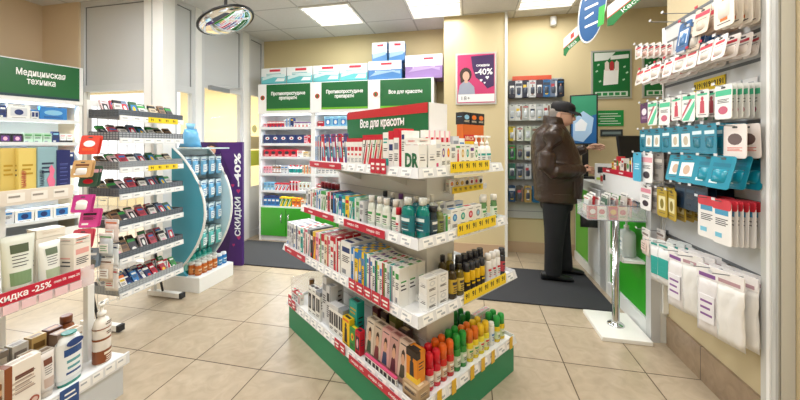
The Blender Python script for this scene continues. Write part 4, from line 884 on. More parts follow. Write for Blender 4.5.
# lower
pw = K_bottle(.042, .30, '#efe9df', '#f6f4ee', '#8a4a22', kind='pump', caph=.22, capr=.45, name='pump_bottle', lab=(.03, .3), ink='#f0e2cc', sx=1.0, sy=.85); 
o = pw.put(FN, 1.34, .03, NZ['low'][0] + .001, 'white pump bottle with brown label band on the bottom left shelf', 'bottle', rz=25)
lb = MB(); l2 = M('#8a4a22', .4)
for z0, z1 in ((.12, .13), (.175, .18)): lb.lathe([(.0428, z0), (.0428, z1)], l2, sy=.85, cy=.0357, cap=False)
for dz, w_ in ((.155, .5), (.145, .4), (.195, .6), (.205, .45)): lb.add([(.0432 * math.cos(-1.57 + (k / 5 - .5) * w_ * 2), .0357 + .85 * .0432 * math.sin(-1.57 + (k / 5 - .5) * w_ * 2), dz + e) for e in (0, .005) for k in range(6)], [(i, i + 1, i + 7, i + 6) for i in range(5)], M('#6a5648', .4))
lb.build('print', o)
K_bottle(.035, .22, '#8a4a22', '#7a3e1a', '#a86a3a', name='lotion_bottle', kind='screw', capr=.7).put(FN, 1.31, .24, NZ['low'][0] + .001, 'brown bottle behind the white pump bottle', 'bottle')
bt = K_bottle(.055, .22, '#eef2f2', '#2a8a80', '#f3f6f6', kind='screw', capr=.5, caph=.02, sy=.5, name='cream_bottle', lab=(.1, .85), ink='#5fa0a8', acc='#2a4f8c')
o = bt.put(FN, 1.185, .03, NZ['low'][0] + .012, 'white cream bottle with navy logo and teal base on bottom shelf', 'bottle', rz=8)
MB().lathe([(.047, -.011), (.0475, .012)], M('#2a9484', .4), sy=.52, cy=.026).build('teal_base', o)
ov = MB().lathe([(.036, 0), (.036, .004)], M('#24407c', .4), sy=.45, seg=18).build('logo', o); ov.location = (0, -.0025, .178); ov.rotation_euler = (R(90), 0, 0)
kbx = K_box(.12, .045, .215, '#efe7da', 'plain', '#c9b8a8', '#8a4a22', name='carton'); o = kbx.put(FN, 1.002, .025, NZ['low'][0] + .001, 'cream carton with brown edge and round seal, bottom left', 'box', rz=4)
pr = MB(); pr.box(-.0585, -.0012, 0, -.035, .046, .216, M('#8a4a22', .4)).box(-.025, -.001, .15, .035, .001, .166, M('#7a4a3a', .4))
for k in range(5): pr.box(-.025, -.001, .155 - k * .016, .04 - .012 * (k % 2), .001, .159 - k * .016, M('#9a8a80', .4))
pr.build('print', o)
ov = MB().lathe([(.017, 0), (.017, .004)], M('#9c4a34', .4), seg=18).lathe([(.011, 0), (.011, .0046)], M('#d8b8a8', .4), seg=18).build('seal', o); ov.location = (.035, -.0005, .03); ov.rotation_euler = (R(90), 0, 0)
K_tube(.06, .19, '#ece6e0', '#d8cfc4', '#7a4a3a', '#c9b4a8').put(FN, 1.095, .03, NZ['low'][0] + .001, 'white tube with round red seal beside the cream carton', 'tube', rz=5)
kb2 = K_box(.06, .04, .16, '#8a5a34', 'text', '#d8b48a', '#5a3418', name='carton')
kb2.put(FN, .92, .03, NZ['low'][0] + .001, 'brown carton cut by the left picture edge, bottom shelf', 'box')
for i in range(6): K_box(.05, .05, [.15, .16, .17, .15, .2, .19][i], ['#c9bfb4', '#a89a8c', '#e8e2d8', '#d8d0c4', '#8a7464', '#efe9df'][i], 'text', ['#7a6a5c', '#5a4a3e', '#b08a6a', '#8a7a6a', '#c9a88a', '#b0864c'][i], CRM, name='carton').put(FN, .98 + i * .058, .14, NZ['low'][0] + .001, f"{['stone grey','taupe','off-white','light stone','cocoa brown','ivory'][i]} carton in the second row of the bottom left shelf", 'box', rz=random.uniform(-3, 3))
for i in range(5): K_box(.055, .05, .2, ['#9a9c9e', '#8c8276', '#d8d4cc', '#c9a86a', '#6a4434'][i], 'text', ['#5a5c60', '#d8ccb8', '#8a8078', '#7a5a2c', '#b8805a'][i], CRM, name='carton').put(FN, .97 + i * .066, .22, NZ['low'][0] + .001, f"{['grey','khaki','pale grey','mustard','chestnut'][i]} carton in the rearmost row of the bottom left shelf", 'box')
# top ledge
tb_ = K_bottle(.04, .20, '#58b4bc', '#3a3f55', '#4a9cb4', kind='screw', capr=.45, caph=.14, sy=.55, name='bath_bottle', ink='#e86a9a', acc='#e86a9a', tr=.2, lab=(.05, .4)); tb_.put(FN, .925, .07, NZ['top'][0] + .001, 'turquoise bath bottle with dark cap on the ledge, far left', 'bottle')
for i, (w_, h_, c_, a_, b_, lab) in enumerate([(.055, .20, '#d8c06a', '#b8962e', '#c8485a', 'golden yellow carton without picture left of the lettered one'), (.07, .20, '#e3cd74', '#b8962e', '#c0304a', 'yellow carton with red vertical lettering on the ledge'), (.085, .205, '#8fb4bf', '#2c3c54', '#e87a9c', 'blue-grey carton with pink silhouette and lettering on the ledge'), (.062, .19, '#232c66', '#3a4684', '#4a5694', 'dark navy carton at the right of the ledge')]):
    s_ = [.982, 1.036, 1.104, 1.163][i]
    o = K_box(w_ * .85, .05, h_, c_, 'plain', a_, b_, name='carton').put(FN, s_, .06 + .012 * (i == 0), NZ['top'][0] + .001, lab, 'box', rz=4)
    if i in (1, 2): 
        t_ = text('МАММУ', .022, (-.012 if i == 1 else -.02, -.0015, .07), M(b_ if i == 1 else '#2c3c54', .4), o, rot=(90, -90, 0), wid=.07)
    if i == 2: MB().prism([(0, .01), (.022, .015), (.028, .05), (.02, .07), (.026, .1), (.014, .125), (.004, .11), (.008, .085), (-.004, .06), (.004, .03)], -.0014, .001, M('#e87a9c', .4)).build('print', o)
    if i == 3:
        q = MB()
        for k in range(6): q.box(-.016, -.0012, .125 - k * .018, .016 - .004 * (k % 2), .001, .128 - k * .018, M('#5a66a4', .4))
        q.build('print', o)

# ------------------------------------------------------------------ packs on the hook wall
def hang(s, z, kind, n, desc, dmin=-.215, dmax=-.03, tagc='#d2d4d6', cat='pack', rx=0, rz=0, where=None, jit=3, L=.235):
    dmin *= (.5 if cat == 'bag' else .62); dmax *= .3; L *= .66
    hook(s, z, L, tagc)
    lab = f"{desc}, {where}"
    for i in range(n):
        d = dmin + (dmax - dmin) * (i / max(1, n - 1)) if n > 1 else dmin
        kind.put(FW, s + random.uniform(-.003, .003), d, z + .004, lab, cat, (lab if n > 1 else None), rx=rx + random.uniform(-1, 1), rz=rz + 4 + random.uniform(-jit, jit), ry=random.uniform(-2, 2))
HP = ['nearest the end profile', 'second hook from the end profile', 'third hook from the end profile', 'fourth hook from the end profile', 'fifth hook from the end profile', 'sixth hook from the end profile']
HS_ = [-1.74, -1.87, -2.0, -2.13, -2.26, -2.39]
# row A
kA = K_card(.11, .20, .02, '#ece4d6', 'figure', '#e0762a', '#c8b49a', 'blister_pack', '#e8ddd0'); hang(HS_[0], 2.01, kA, 5, 'cream and orange blister pack on the top row', dmax=-.02, where=HP[0])
kA2 = K_card(.10, .13, .02, '#d9c4b0', 'band', '#c8324a', '#8a6a54', 'blister_pack', '#cfc0ae'); hang(HS_[1], 1.95, kA2, 5, 'beige and red pack on the top row', tagc='#c41f3c', where=HP[1], rx=-8)
kA4 = K_card(.09, .13, .02, '#c9b8a4', 'window', '#54606a', '#b0582c', 'blister_pack', '#b8b0a4'); hang(-1.93, 1.885, kA4, 1, 'grey and brown windowed pack on the top row', where='below the beige and red packs', tagc='#d2d4d6', rx=-6)
kA3 = K_card(.095, .155, .02, '#24588c', 'window', '#e8eef2', '#2f7fc4', 'blister_pack', '#3a6a9c'); hang(HS_[2], 1.93, kA3, 4, 'blue and white pack on the top row', where=HP[2], rx=-10, tagc='#c41f3c')
kA5 = K_card(.075, .09, .018, '#eee8e2', 'text', '#c8324a', '#3c9a6a', 'blister_pack', '#e8c8c0'); hang(HS_[5], 1.93, kA5, 6, 'small red and white pack on the top row', where='at the far left end', L=.3, dmin=-.29)
for i, s in enumerate((-1.80, -1.94, -2.13, -2.26)): hook(s, 2.03, .17, ['#c41f3c', '#c41f3c', '#d2d4d6', '#d2d4d6'][i])
# row B: red and white packs
kB = [K_card(.085, .105, .028, '#f0e9e4', 'text', '#c8243c', '#c8243c', 'pacifier_pack', '#e3d8d0'), K_card(.09, .10, .028, '#e8e2dc', 'band', '#c8243c', '#b8a898', 'pacifier_pack', '#d8ccc2')]
HB = [-1.75, -1.84, -1.94, -2.04, -2.14, -2.24, -2.33, -2.42]
for i, s in enumerate(HB): hang(s, 1.775, kB[i % 2], 4, f"{['red lettered','red banded'][i % 2]} white pacifier pack, {ORD[i]} hook of the second row", tagc='#c41f3c' if i % 3 else '#d2d4d6', where='from the end profile', dmin=-.22 if i < 5 else -.25, jit=8, rx=-10)
# row C: white and green cards
kC = [K_card(.095, .155, .014, '#f1f1ec', 'band', '#54c79a', '#c8607a', 'insole_card'), K_card(.09, .15, .014, '#f1f1ec', 'diag', '#54c79a', '#c85a6a', 'insole_card'), K_card(.085, .135, .014, '#f1ece8', 'figure', '#c84a5c', '#54c79a', 'insole_card'), K_card(.08, .13, .014, '#5c2f5c', 'logo', '#f0e8ee', '#c8a0c0', 'insole_card')]
for i, (s, k) in enumerate(zip([-1.755, -1.89, -1.99, -2.1, -2.21, -2.32, -2.42], [0, 2, 1, 2, 0, 1, 3])): hang(s, 1.555, kC[k], 7 if i == 0 else 4, f"{['green banded white','green slanted white','white red-figure','purple'][k]} card, {ORD[i]} hook of the green card row", where='from the end profile', dmin=-.20 if i < 5 else -.22, dmax=-.01 if i == 0 else -.05)
# row D: teal boxes and one pink heart pack
kD = [K_card(.085, .145, .014, '#1d7f98', 'text', '#d8eef2', '#1d7f98', 'bandage_pack', '#1b7288'), K_card(.09, .145, .014, '#1d7f98', 'window', '#eef2f0', '#c8b8a0', 'bandage_pack')]
kD2 = K_card(.11, .15, .02, '#ece2dc', 'logo', '#6a5450', '#d8604c', 'plaster_pack')
hang(-1.725, 1.375, kD2, 3, 'pale pack with dark heart print', dmin=-.16, where='beside the teal packs near the end profile')
for i, s in enumerate([-1.83, -1.92, -2.01, -2.10, -2.19, -2.28, -2.37, -2.44]): hang(s, 1.385, kD[0 if i in (0, 1, 4, 7) else 1], 5, f"{'plain teal' if i in (0, 1, 4, 7) else 'teal white-windowed'} bandage pack, {ORD[i]} hook of the teal row", where='right to left', dmin=-.21)
# row E: teal pouches hung aslant; white and grey bags far left
kE = [K_card(.115, .15, .03, '#12849c', 'text', '#0d7088', '#cfe8ec', 'bandage_pouch', '#14889f'), K_card(.115, .15, .03, '#12849c', 'window', '#e8ece8', '#c8a890', 'bandage_pouch')]
for i, (s, k) in enumerate(zip([-1.74, -1.86, -1.98, -2.09], [0, 0, 1, 1])): hang(s, 1.235, kE[k], 3, f"{['plain','white-windowed'][k]} teal pouch tilted on its hook, {ORD[i]} from the right", where='under the teal boxes', dmin=-.21 + .02 * (i % 2), rx=-14, rz=4, jit=4)
kE2 = K_card(.12, .19, .016, '#eeeceb', 'band', '#e3a0aa', '#3a3038', 'glove_pack'); kE3 = K_card(.10, .17, .016, '#8c8680', 'text', '#c8c2ba', '#6a645e', 'glove_pack'); kE4 = K_card(.10, .19, .016, '#4cb0d4', 'plain', '#cfeaf4', '#cfeaf4', 'glove_pack')
hang(-2.36, 1.235, kE2, 3, 'white pack with pink stripe, upper one', where='left of the teal pouches', dmin=-.24, dmax=-.17); hang(-2.28, 1.235, kE3, 5, 'brown grey flat pack, upper row', where='between striped packs and teal pouches', dmin=-.20)
hang(-2.44, 1.235, kE4, 2, 'light blue flat pack at the far edge', where='behind the upper striped pack', dmin=-.27, dmax=-.22, L=.28)
# row F
kF1 = K_card(.09, .14, .02, '#1d3246', 'text', '#2c4a64', '#16283a', 'sock_pack'); kF2 = K_card(.11, .17, .03, '#b59a2e', 'window', '#e8e0b0', '#8a7a24', 'glove_pack'); kF3 = K_card(.105, .20, .016, '#f2efec', 'text', '#4a9cc4', '#7ac4de', 'wipes_pack'); kF5 = K_card(.11, .16, .016, '#eeeceb', 'band', '#d8889a', '#3a3038', 'glove_pack')
for i, s in enumerate([-1.92, -2.0, -2.08]): hang(s, 1.08, kF1, 4, f"dark navy sock pack, {ORD[i]} from the right", where='beneath the teal pouches', dmin=-.18)
for i, s in enumerate([-2.13, -2.23]): hang(s, 1.03, kF2, 4, f"olive yellow glove pack, {['right','left'][i]} hook", where='left of the navy socks', dmin=-.21, rz=-8)
def redtop(k):
    MB().prism(rrect(-.0525, -.032, .0525, .0125, .012), -.0012, .0037, M('#d83a48', .4)).build('red_header', k.r); return k
redtop(kF3); hang(-1.755, 1.035, kF3, 7, 'white box-like pack with red header and blue print', where='right side above the white bags', dmin=-.21, dmax=-.0, jit=1)
hang(-1.87, 1.035, kF3, 2, 'white pack with red header, left of the long row', where='above the white bags', dmin=-.19, dmax=-.15)
hang(-2.38, 1.03, kF5, 3, 'white pack with pink stripe, lower one', where='above the white bags at left', dmin=-.23, dmax=-.17); hang(-2.31, 1.03, kE3, 4, 'brown grey flat pack, lower row', where='left of the olive gloves', dmin=-.19)
# row G: white plastic bags on long hooks
kG = [K_pouch(.112, .33, .03, '#ece8e8', '#f2efee', '#8a5a9a', '#f0eef2', 'label', 'plastic_bag', .2, .005, 3, .25), K_pouch(.115, .32, .028, '#eceae6', '#f0ecea', '#b8949c', '#e8e0ea', 'text', 'plastic_bag', .18, .007, 5, .25), K_pouch(.105, .26, .026, '#f0eeee', '#e4e8e6', '#2aa49a', '#2aa49a', 'label', 'plastic_bag', .16, .004, 9, .25), K_pouch(.10, .17, .02, '#ecdcd4', '#f2efec', '#9a8a84', '#f0d8d0', 'label', 'plastic_bag', .28, .003, 2, .25)]
gsp = [(-1.735, 1, 3, 'crumpled white plastic bag'), (-1.86, 0, 3, 'white plastic bag with purple label'), (-1.985, 1, 3, 'wrinkled white plastic bag'), (-2.11, 0, 3, 'white bag with lilac header'), (-2.22, 2, 3, 'white bag with teal label'), (-2.312, 2, 2, 'narrow white bag with teal label')]
for i, (s, k, n, dsc) in enumerate(gsp): hang(s, .712 - .012 * (i % 2), kG[k], n, dsc, dmin=-.24, dmax=-.06, where=f"{ORD[i]} hook from the end profile on the lowest row", rz=14, jit=2, cat='bag', L=.27)
hang(-2.425, .74, kG[3], 2, 'flat bag with pinkish contents', dmin=-.26, dmax=-.15, where='at the far left of the lowest row', cat='bag', L=.26, rz=-6)

# ------------------------------------------------------------------ back cabinets' goods
prs = random.Random(21)
def goods(fr, z, x0, x1, specs, where, dep=.03):
    """specs: (kind 'b'/'o', n, w, h, base, style/cap, a, b, word)"""
    s = x0
    for sp in specs:
        kd, n, w, h, base, st, a, b, word = sp
        for i in range(n):
            if s + w > x1: return
            lab = f"{CN.get(base, '')} {word} {where}".strip(); lab = ' '.join(lab.split())
            if kd == 'b': kbox(w, .06, h, base, st, a, b).put(fr, s + w / 2, dep, z + .001, lab, 'box', (lab if n > 1 else None))
            else: kbot(w / 2, h, base, st, a, acc=b, name='bottle').put(fr, s + w / 2, dep, z + .001, lab, 'bottle', (lab if n > 1 else None))
            s += w + .006
def uq(t): return t
goods(FB, ZS[5], .05, .76, [('b', 1, .05, .06, PPK, 'text', RED, GRY, 'small box first'), ('b', 5, .046, .085, RED, 'band', WHT, NAV, 'medicine box of the row'), ('b', 2, .04, .12, LGR, 'stripe', BLU, GRY, 'tall box'), ('b', 1, .04, .13, NAV, 'text', YEL, WHT, 'tall box'), ('b', 4, .05, .08, WHT, 'band', PUR, RED, 'wide box of the pair'), ('b', 2, .04, .11, NAV, 'stripe', RED, PPK, 'right end box')], "on the left back cabinet's top shelf")
goods(FB, ZS[4], .05, .76, [('b', 5, .115, .125, NAV, 'dot', WHT, RED, 'sachet carton of the row'), ('b', 1, .05, .11, PPK, 'text', RED, RED, 'end box'), ('b', 1, .03, .12, RED, 'text', WHT, WHT, 'end box')], "on the left back cabinet's second shelf")
goods(FB, ZS[3], .05, .76, [('b', 5, .095, .105, RED, 'logo', BLK, WHT, 'carton of the row'), ('b', 1, .08, .09, WHT, 'text', RED, GRY, 'carton beside the red ones'), ('b', 1, .08, .08, CRM, 'text', GLD, GRY, 'end carton')], "on the left back cabinet's third shelf")
goods(FB, ZS[2], .05, .76, [('b', 3, .035, .10, PPK, 'text', RED, GRY, 'slim box'), ('o', 3, .04, .12, BRN, WHT, WHT, RED, 'medicine bottle'), ('b', 2, .05, .11, LGR, 'text', BLU, GRY, 'box'), ('o', 4, .045, .12, WHT, RED, TEAL, NAV, 'spray bottle'), ('b', 3, .04, .12, CRM, 'stripe', ORA, GRY, 'slim box')], "on the left back cabinet's fourth shelf")
goods(FB, ZS[1], .05, .76, [('b', 3, .05, .11, PBL, 'text', BLU, WHT, 'box'), ('b', 4, .05, .10, WHT, 'diag', RED, BLU, 'slanted print box'), ('b', 3, .04, .13, RED, 'stripe', WHT, GRY, 'slim box'), ('b', 3, .05, .12, WHT, 'dot', GRN, RED, 'dot print box')], "on the left back cabinet's fifth shelf")
goods(FB, ZS[0], .05, .76, [('b', 4, .055, .14, BLU, 'top', NAV, WHT, 'sachet box'), ('b', 3, .055, .13, GRN, 'diag', YEL, WHT, 'sachet box'), ('b', 2, .06, .12, ORA, 'text', YEL, WHT, 'sachet box'), ('b', 1, .05, .10, CRM, 'text', ORA, WHT, 'end box')], "on the left back cabinet's lowest shelf")
goods(FB2, ZS[5], .05, .74, [('b', 1, .09, .08, RED, 'text', WHT, WHT, 'low box'), ('b', 4, .10, .14, PBL, 'window', BLU, WHT, 'wide box'), ('b', 2, .07, .12, TEAL, 'text', WHT, WHT, 'box'), ('b', 1, .05, .1, WHT, 'text', RED, GRY, 'end box')], "on the middle back cabinet's top shelf")
goods(FB2, ZS[4], .05, .74, [('b', 3, .06, .11, BLU, 'text', WHT, WHT, 'carton'), ('b', 4, .06, .12, WHT, 'band', RED, NAV, 'carton'), ('b', 2, .06, .1, PUR, 'text', WHT, WHT, 'carton')], "on the middle back cabinet's second shelf")
goods(FB2, ZS[3], .05, .74, [('b', 4, .05, .1, TEAL, 'text', WHT, WHT, 'box'), ('b', 5, .05, .1, CRM, 'band', GRN, GRY, 'box')], "on the middle back cabinet's third shelf")
goods(FB2, ZS[2], .05, .74, [('b', 6, .05, .1, WHT, 'top', PPK, GRY, 'box'), ('b', 4, .05, .1, LGR, 'text', GRY, GRY, 'box')], "on the middle back cabinet's fourth shelf")
goods(FB2, ZS[1], .05, .74, [('b', 6, .05, .11, RED, 'text', WHT, WHT, 'box'), ('b', 4, .05, .11, PGR, 'text', GRN, GRY, 'box')], "on the middle back cabinet's fifth shelf")
goods(FB3, ZS[5], .05, .74, [('b', 4, .06, .1, PPK, 'dot', PUR, WHT, 'box'), ('o', 4, .05, .13, WHT, PUR, LGR, PUR, 'lotion bottle')], "on the right back cabinet's top shelf")
# medical cabinet goods (boxes of devices)
ZM_ = [.3, .545, .8, 1.07, 1.315, 1.545]
goods(FM, ZM_[5], .05, .58, [('b', 1, .04, .12, NAV, 'text', WHT, WHT, 'thin box'), ('b', 1, .15, .14, WHT, 'window', LGR, NAV, 'device box with round print'), ('b', 1, .05, .1, WHT, 'pair', NAV, BLU, 'small box'), ('b', 1, .20, .135, BLU, 'logo', PBL, NAV, 'wide inhaler box')], "on the medical cabinet's top shelf")
goods(FM, ZM_[4], .05, .58, [('b', 2, .07, .09, BLK, 'window', PUR, PPK, 'tester box'), ('b', 3, .06, .10, PGR, 'text', GRN, GRY, 'strip box'), ('b', 1, .05, .12, NAV, 'text', PBL, WHT, 'box'), ('b', 3, .045, .10, WHT, 'base', BLK, RED, 'tester box of the trio')], "on the medical cabinet's second shelf")
goods(FM, ZM_[3], .05, .58, [('b', 2, .1, .16, PBL, 'text', BLU, WHT, 'carton'), ('b', 2, .1, .17, WHT, 'text', RED, GRY, 'carton'), ('b', 1, .09, .15, NAV, 'text', WHT, WHT, 'carton')], "on the medical cabinet's third shelf")
goods(FM, ZM_[2], .05, .58, [('b', 3, .11, .12, WHT, 'window', BLU, PBL, 'monitor box'), ('b', 1, .12, .1, PBL, 'text', NAV, WHT, 'low box')], "on the medical cabinet's fourth shelf")
goods(FM, ZM_[1], .04, .59, [('b', 1, .1, .13, LGR, 'text', BLU, NAV, 'carton'), ('b', 3, .125, .125, WHT, 'window', BLU, NAV, 'pressure monitor box')], "on the medical cabinet's fifth shelf")
goods(FM, ZM_[0], .05, .58, [('b', 4, .11, .12, PBL, 'text', BLU, WHT, 'box')], "on the medical cabinet's bottom shelf")

# ------------------------------------------------------------------ cartons on top of the back cabinets
dk1 = [('#e4ecec', '#4fb6b8')] * 4
for i, x in enumerate((-2.62, -2.235, -1.85, -1.47)):
    o = K_box(.37, .27, .225, '#e6ecec', 'plain', '#58b8bc', '#d83a4c', name='diaper_carton').put(Fr(x, 4.03, 0), 0, 0, 2.121, f"white carton with teal band atop the back cabinets, {ORD[i]} from the left", 'carton')
    q = MB().box(-.186, -.0012, .02, .186, .001, .11, M('#63bcc2', .4)).box(-.186, -.0016, .0, .186, .001, .022, M('#3c9ca6', .4)).box(-.06, -.002, .175, .10, .001, .205, M('#d0394c', .4)).prism([(-.17, .06), (.0, .1), (.17, .09), (.17, .14), (-.05, .125), (-.17, .1)], -.0024, .001, M('#cfe8ea', .4))
    q.prism([(.02, .04), (.16, .04), (.17, .08), (.06, .085)], -.0028, .001, M('#eef4f4', .4)); q.build('print', o)
o = K_box(.43, .26, .24, '#4b86c4', 'plain', '#e8eef4', '#d83a4c', name='diaper_carton').put(Fr(-1.055, 4.03, 0), 0, 0, 2.121, 'blue and white carton atop the right back cabinet', 'carton')
MB().box(-.216, -.0014, .13, .216, .001, .241, M('#e8eef2', .4)).box(-.05, -.002, .19, .09, .001, .215, M('#d0394c', .4)).prism([(-.2, .05), (.1, .1), (.2, .07), (.2, .11), (-.1, .12)], -.002, .001, M('#9cc0e0', .4)).build('print', o)
o = K_box(.46, .27, .29, '#9a7cb8', 'plain', '#e8e4f0', '#d83a4c', name='diaper_carton').put(Fr(-.56, 4.03, 0), 0, 0, 2.121, 'purple and white carton nearest the pillar atop the cabinets', 'carton')
MB().box(-.231, -.0014, .15, .231, .001, .291, M('#ece8f0', .4)).box(-.0, -.002, .23, .12, .001, .255, M('#d0394c', .4)).prism([(-.2, .08), (.1, .12), (.2, .09), (.2, .13), (-.1, .15)], -.002, .001, M('#b8a0d0', .4)).build('print', o)
for i, x in enumerate((-1.13, -.905)):
    o = K_box(.20, .16, .24, '#5a92cc', 'plain', '#e8eef4', '#d83a4c', name='diaper_pack').put(Fr(x, 4.05, 0), 0, 0, 2.363, f"small pale blue pack stacked on the blue carton, {['left','right'][i]} one", 'pack', rz=[-4, 5][i])
    MB().box(-.101, -.0014, .10, .101, .001, .241, M('#dfeaf4', .4)).box(-.03, -.002, .19, .05, .001, .215, M('#d0394c', .4)).prism([(-.09, .04), (.08, .08), (.09, .12), (-.09, .1)], -.002, .001, M('#a8cce8', .4)).build('print', o)

# ------------------------------------------------------------------ goods in the rack's trays
cols = [('#e9e6e0', 'white'), ('#3c6a4a', 'green'), ('#d2c2a4', 'beige'), ('#4a4a52', 'charcoal'), ('#c24a5a', 'red'), ('#7a8fae', 'blue grey'), ('#d8d8d4', 'pale grey'), ('#8a6a4c', 'brown'), ('#e0c8cc', 'pale pink')]
TK = {c: K_box(.052, .014, .115, c, prs.choice(['text', 'band', 'diag', 'window']), prs.choice([RED, GRN, BLU, BLK]), prs.choice([WHT, YEL, PPK]), name='sachet_pack') for c, _ in cols}
TN = ['top', 'second', 'third', 'fourth', 'fifth', 'sixth', 'lowest']
for i, z in enumerate(TRZ):
    if i == 6: continue
    for j in range(14):
        c, nm = cols[(i * 4 + j * 5) % len(cols)]
        s = [1.833, 1.889, 1.945, 2.022, 2.1, 2.185, 2.25][j % 7]; d = .03 + .105 * (j // 7)
        TK[c].put(FR_, s, d, z + .008, f"{nm} flat pack leaning in the {TN[i]} wire tray, {['front','back'][j // 7]} row, place {ORD[j % 7]} from left", 'pack', rx=-44 + prs.uniform(-8, 8) if i not in (0, 5) else -25 + prs.uniform(-12, 8), rz=prs.uniform(-4, 4), ry=prs.uniform(-3, 3))
lowc = [('#f0ece6', 'text', GRN, YEL, 'white and green'), ('#f0ece6', 'top', ORA, YEL, 'white and orange'), (NAV, 'text', WHT, PBL, 'navy'), (BLU, 'text', WHT, WHT, 'bright blue'), ('#f0f0f0', 'left', NAV, BLU, 'white and navy'), (NAV, 'band', WHT, RED, 'dark blue'), (RED, 'text', WHT, WHT, 'bright red'), (RED, 'band', WHT, YEL, 'white-banded red'), ('#f0ece6', 'diag', RED, BLK, 'white and red'), (GRN, 'text', WHT, WHT, 'green')]
for j, (c, st_, a, b, nm) in enumerate(lowc):
    k = K_box(.04, .016, .095, c, st_, a, b, name='plaster_box')
    for r_ in range(2): k.put(FR_, [1.826, 1.87, 1.914, 1.957, 2.012, 2.06, 2.108, 2.178, 2.226, 2.274][j], .03 + r_ * .11, .292, f"{nm} plaster box leaning in the lowest tray of the wire rack", 'box', f"{nm} plaster boxes in the lowest tray", rx=-40 + prs.uniform(-8, 8), rz=prs.uniform(-2, 2), ry=prs.uniform(-1, 1))
# packs hanging on the rack's near side
FRS = Fr(-2.38, 1.735, 15)
sp_ = [('#d8402c', 'logo', WHT, ORA, .15, 1.40, 'red'), ('#c9a06a', 'text', BRN, WHT, .13, 1.24, 'tan'), ('#3c5a48', 'band', PPK, RED, .16, 1.20, 'dark green'), ('#c43a8a', 'logo', WHT, PPK, .13, 1.02, 'magenta'), ('#d84a94', 'text', BLK, WHT, .14, .92, 'hot pink'), ('#c94a5c', 'window', LGR, WHT, .14, .80, 'rose'), ('#8a9aa8', 'text', WHT, WHT, .14, .66, 'steel grey'), ('#6a6a60', 'text', WHT, ORA, .14, .60, 'taupe')]
hb = MB()
for i, (c, st_, a, b, h_, z, nm) in enumerate(sp_):
    k = K_card(.105, h_ * .85, .02, c, st_, a, b, 'side_pack', '#e6e0da' if i % 2 else None)
    for j in range(2): k.put(FRS, -.05, -.025 - .022 * j - .055 * (i % 2), z - .05, f"{nm} pack hanging on the near side of the wire rack", 'pack', f"{nm} packs on the rack side", rx=-16, rz=8)
    hb.tube([(1.797, .11, z - .004), (1.765, .11, z + .002)], .003, wire, 5)
hb.build('side_hook', RK)
for i in range(5):
    K_pouch(.10, .15, .03, ['#e8e4e0', '#d8c8b8', '#e8ecec', '#c8d0d4', '#e0d0c8'][i], '#f0eeea', [RED, BRN, NAV, GRN, ORA][i], WHT, 'label', 'hanging_pouch', .2, .003, i, .25).put(FRS, .035, -.0 - .045 * (i % 2), .46 + .082 * i, f"{['off-white','tan','pale','bluish','peach'][i]} clear pouch hanging low at the wire rack's near corner", 'pack', rz=-10)

# ------------------------------------------------------------------ goods on the blue stand
kbl = [K_pouch(.06, .17, .03, '#6fb2dc', '#d8ecf4', '#2a6aa8', '#e8f2f6', 'label', 'toothbrush_pack', .2, .001, 4, .25), K_pouch(.06, .17, .03, '#62bdb8', '#dff0ee', '#1f8a84', '#e8f2f6', 'label', 'toothbrush_pack', .2, .001, 6, .25)]
for r_, z in enumerate(BSH):
    for k in range(4):
        for j in range(2): kbl[1 if r_ == 3 else 0].put(FS, 2.52 + k * .093, .10 + .07 * j, z - .012, f"{['blue','blue','blue','teal'][r_]} hanging pack on the curved stand, {['top','second','third','lowest'][r_]} row, {ORD[k]} hook from left", 'pack', f"{['top','second','third','lowest'][r_]} row hook {ORD[k]} packs on the stand")
tbt = kbot(.03, .20, '#2ca89a', '#1f8f84', '#8ad0c4', kind='screw', tr=.2, name='rinse_bottle', acc=WHT)
for k in range(5): tbt.put(FS, 2.512 + k * .064, .165, .135, 'teal rinse bottle in the row behind the orange cans of the stand', 'bottle', 'teal bottles on the stand base')
oc = kbot(.028, .11, '#b8622c', '#c9c4ba', '#c87a3a', kind='can', caph=.2, name='can', acc='#e8d8b8')
for k in range(4): oc.put(FS, 2.508 + k * .062, .04, .135, f"copper orange can with silver lid on the stand's base, {ORD[k]} from left", 'can')
bc_ = kbot(.028, .11, '#2f78b8', '#d8dcde', '#5aa0cc', kind='can', caph=.2, name='can', acc='#e8eef2')
for k in range(2): bc_.put(FS, 2.756 + k * .06, .04, .135, f"blue can with silver lid on the stand's base, {['left','right'][k]} one", 'can')
for k in range(5): oc.put(FS, 2.508 + k * .066, .105, .135, 'copper orange can in the second row of the stand base', 'can', 'second row cans on the stand')

bb = E('plastic_bag', 'light blue plastic bag lying on top of the curved stand', 'bag', FS.at(2.56, .20, 1.277), 70)
MB().puff(-.10, .10, 0, .17, .12, M('#6cb4e0', .3), nx=9, nz=8, wr=.006, taper=.5, seed=8).build('bag_body', bb)
MB().puff(-.03, .03, .16, .22, .04, M('#8cc8ea', .3), nx=5, nz=4, wr=.003, taper=-.4, seed=9).build('bag_neck', bb)
MB().box(2.50, .02, 1.262, 2.84, .29, 1.274, paleb).build('top_plate', BS)
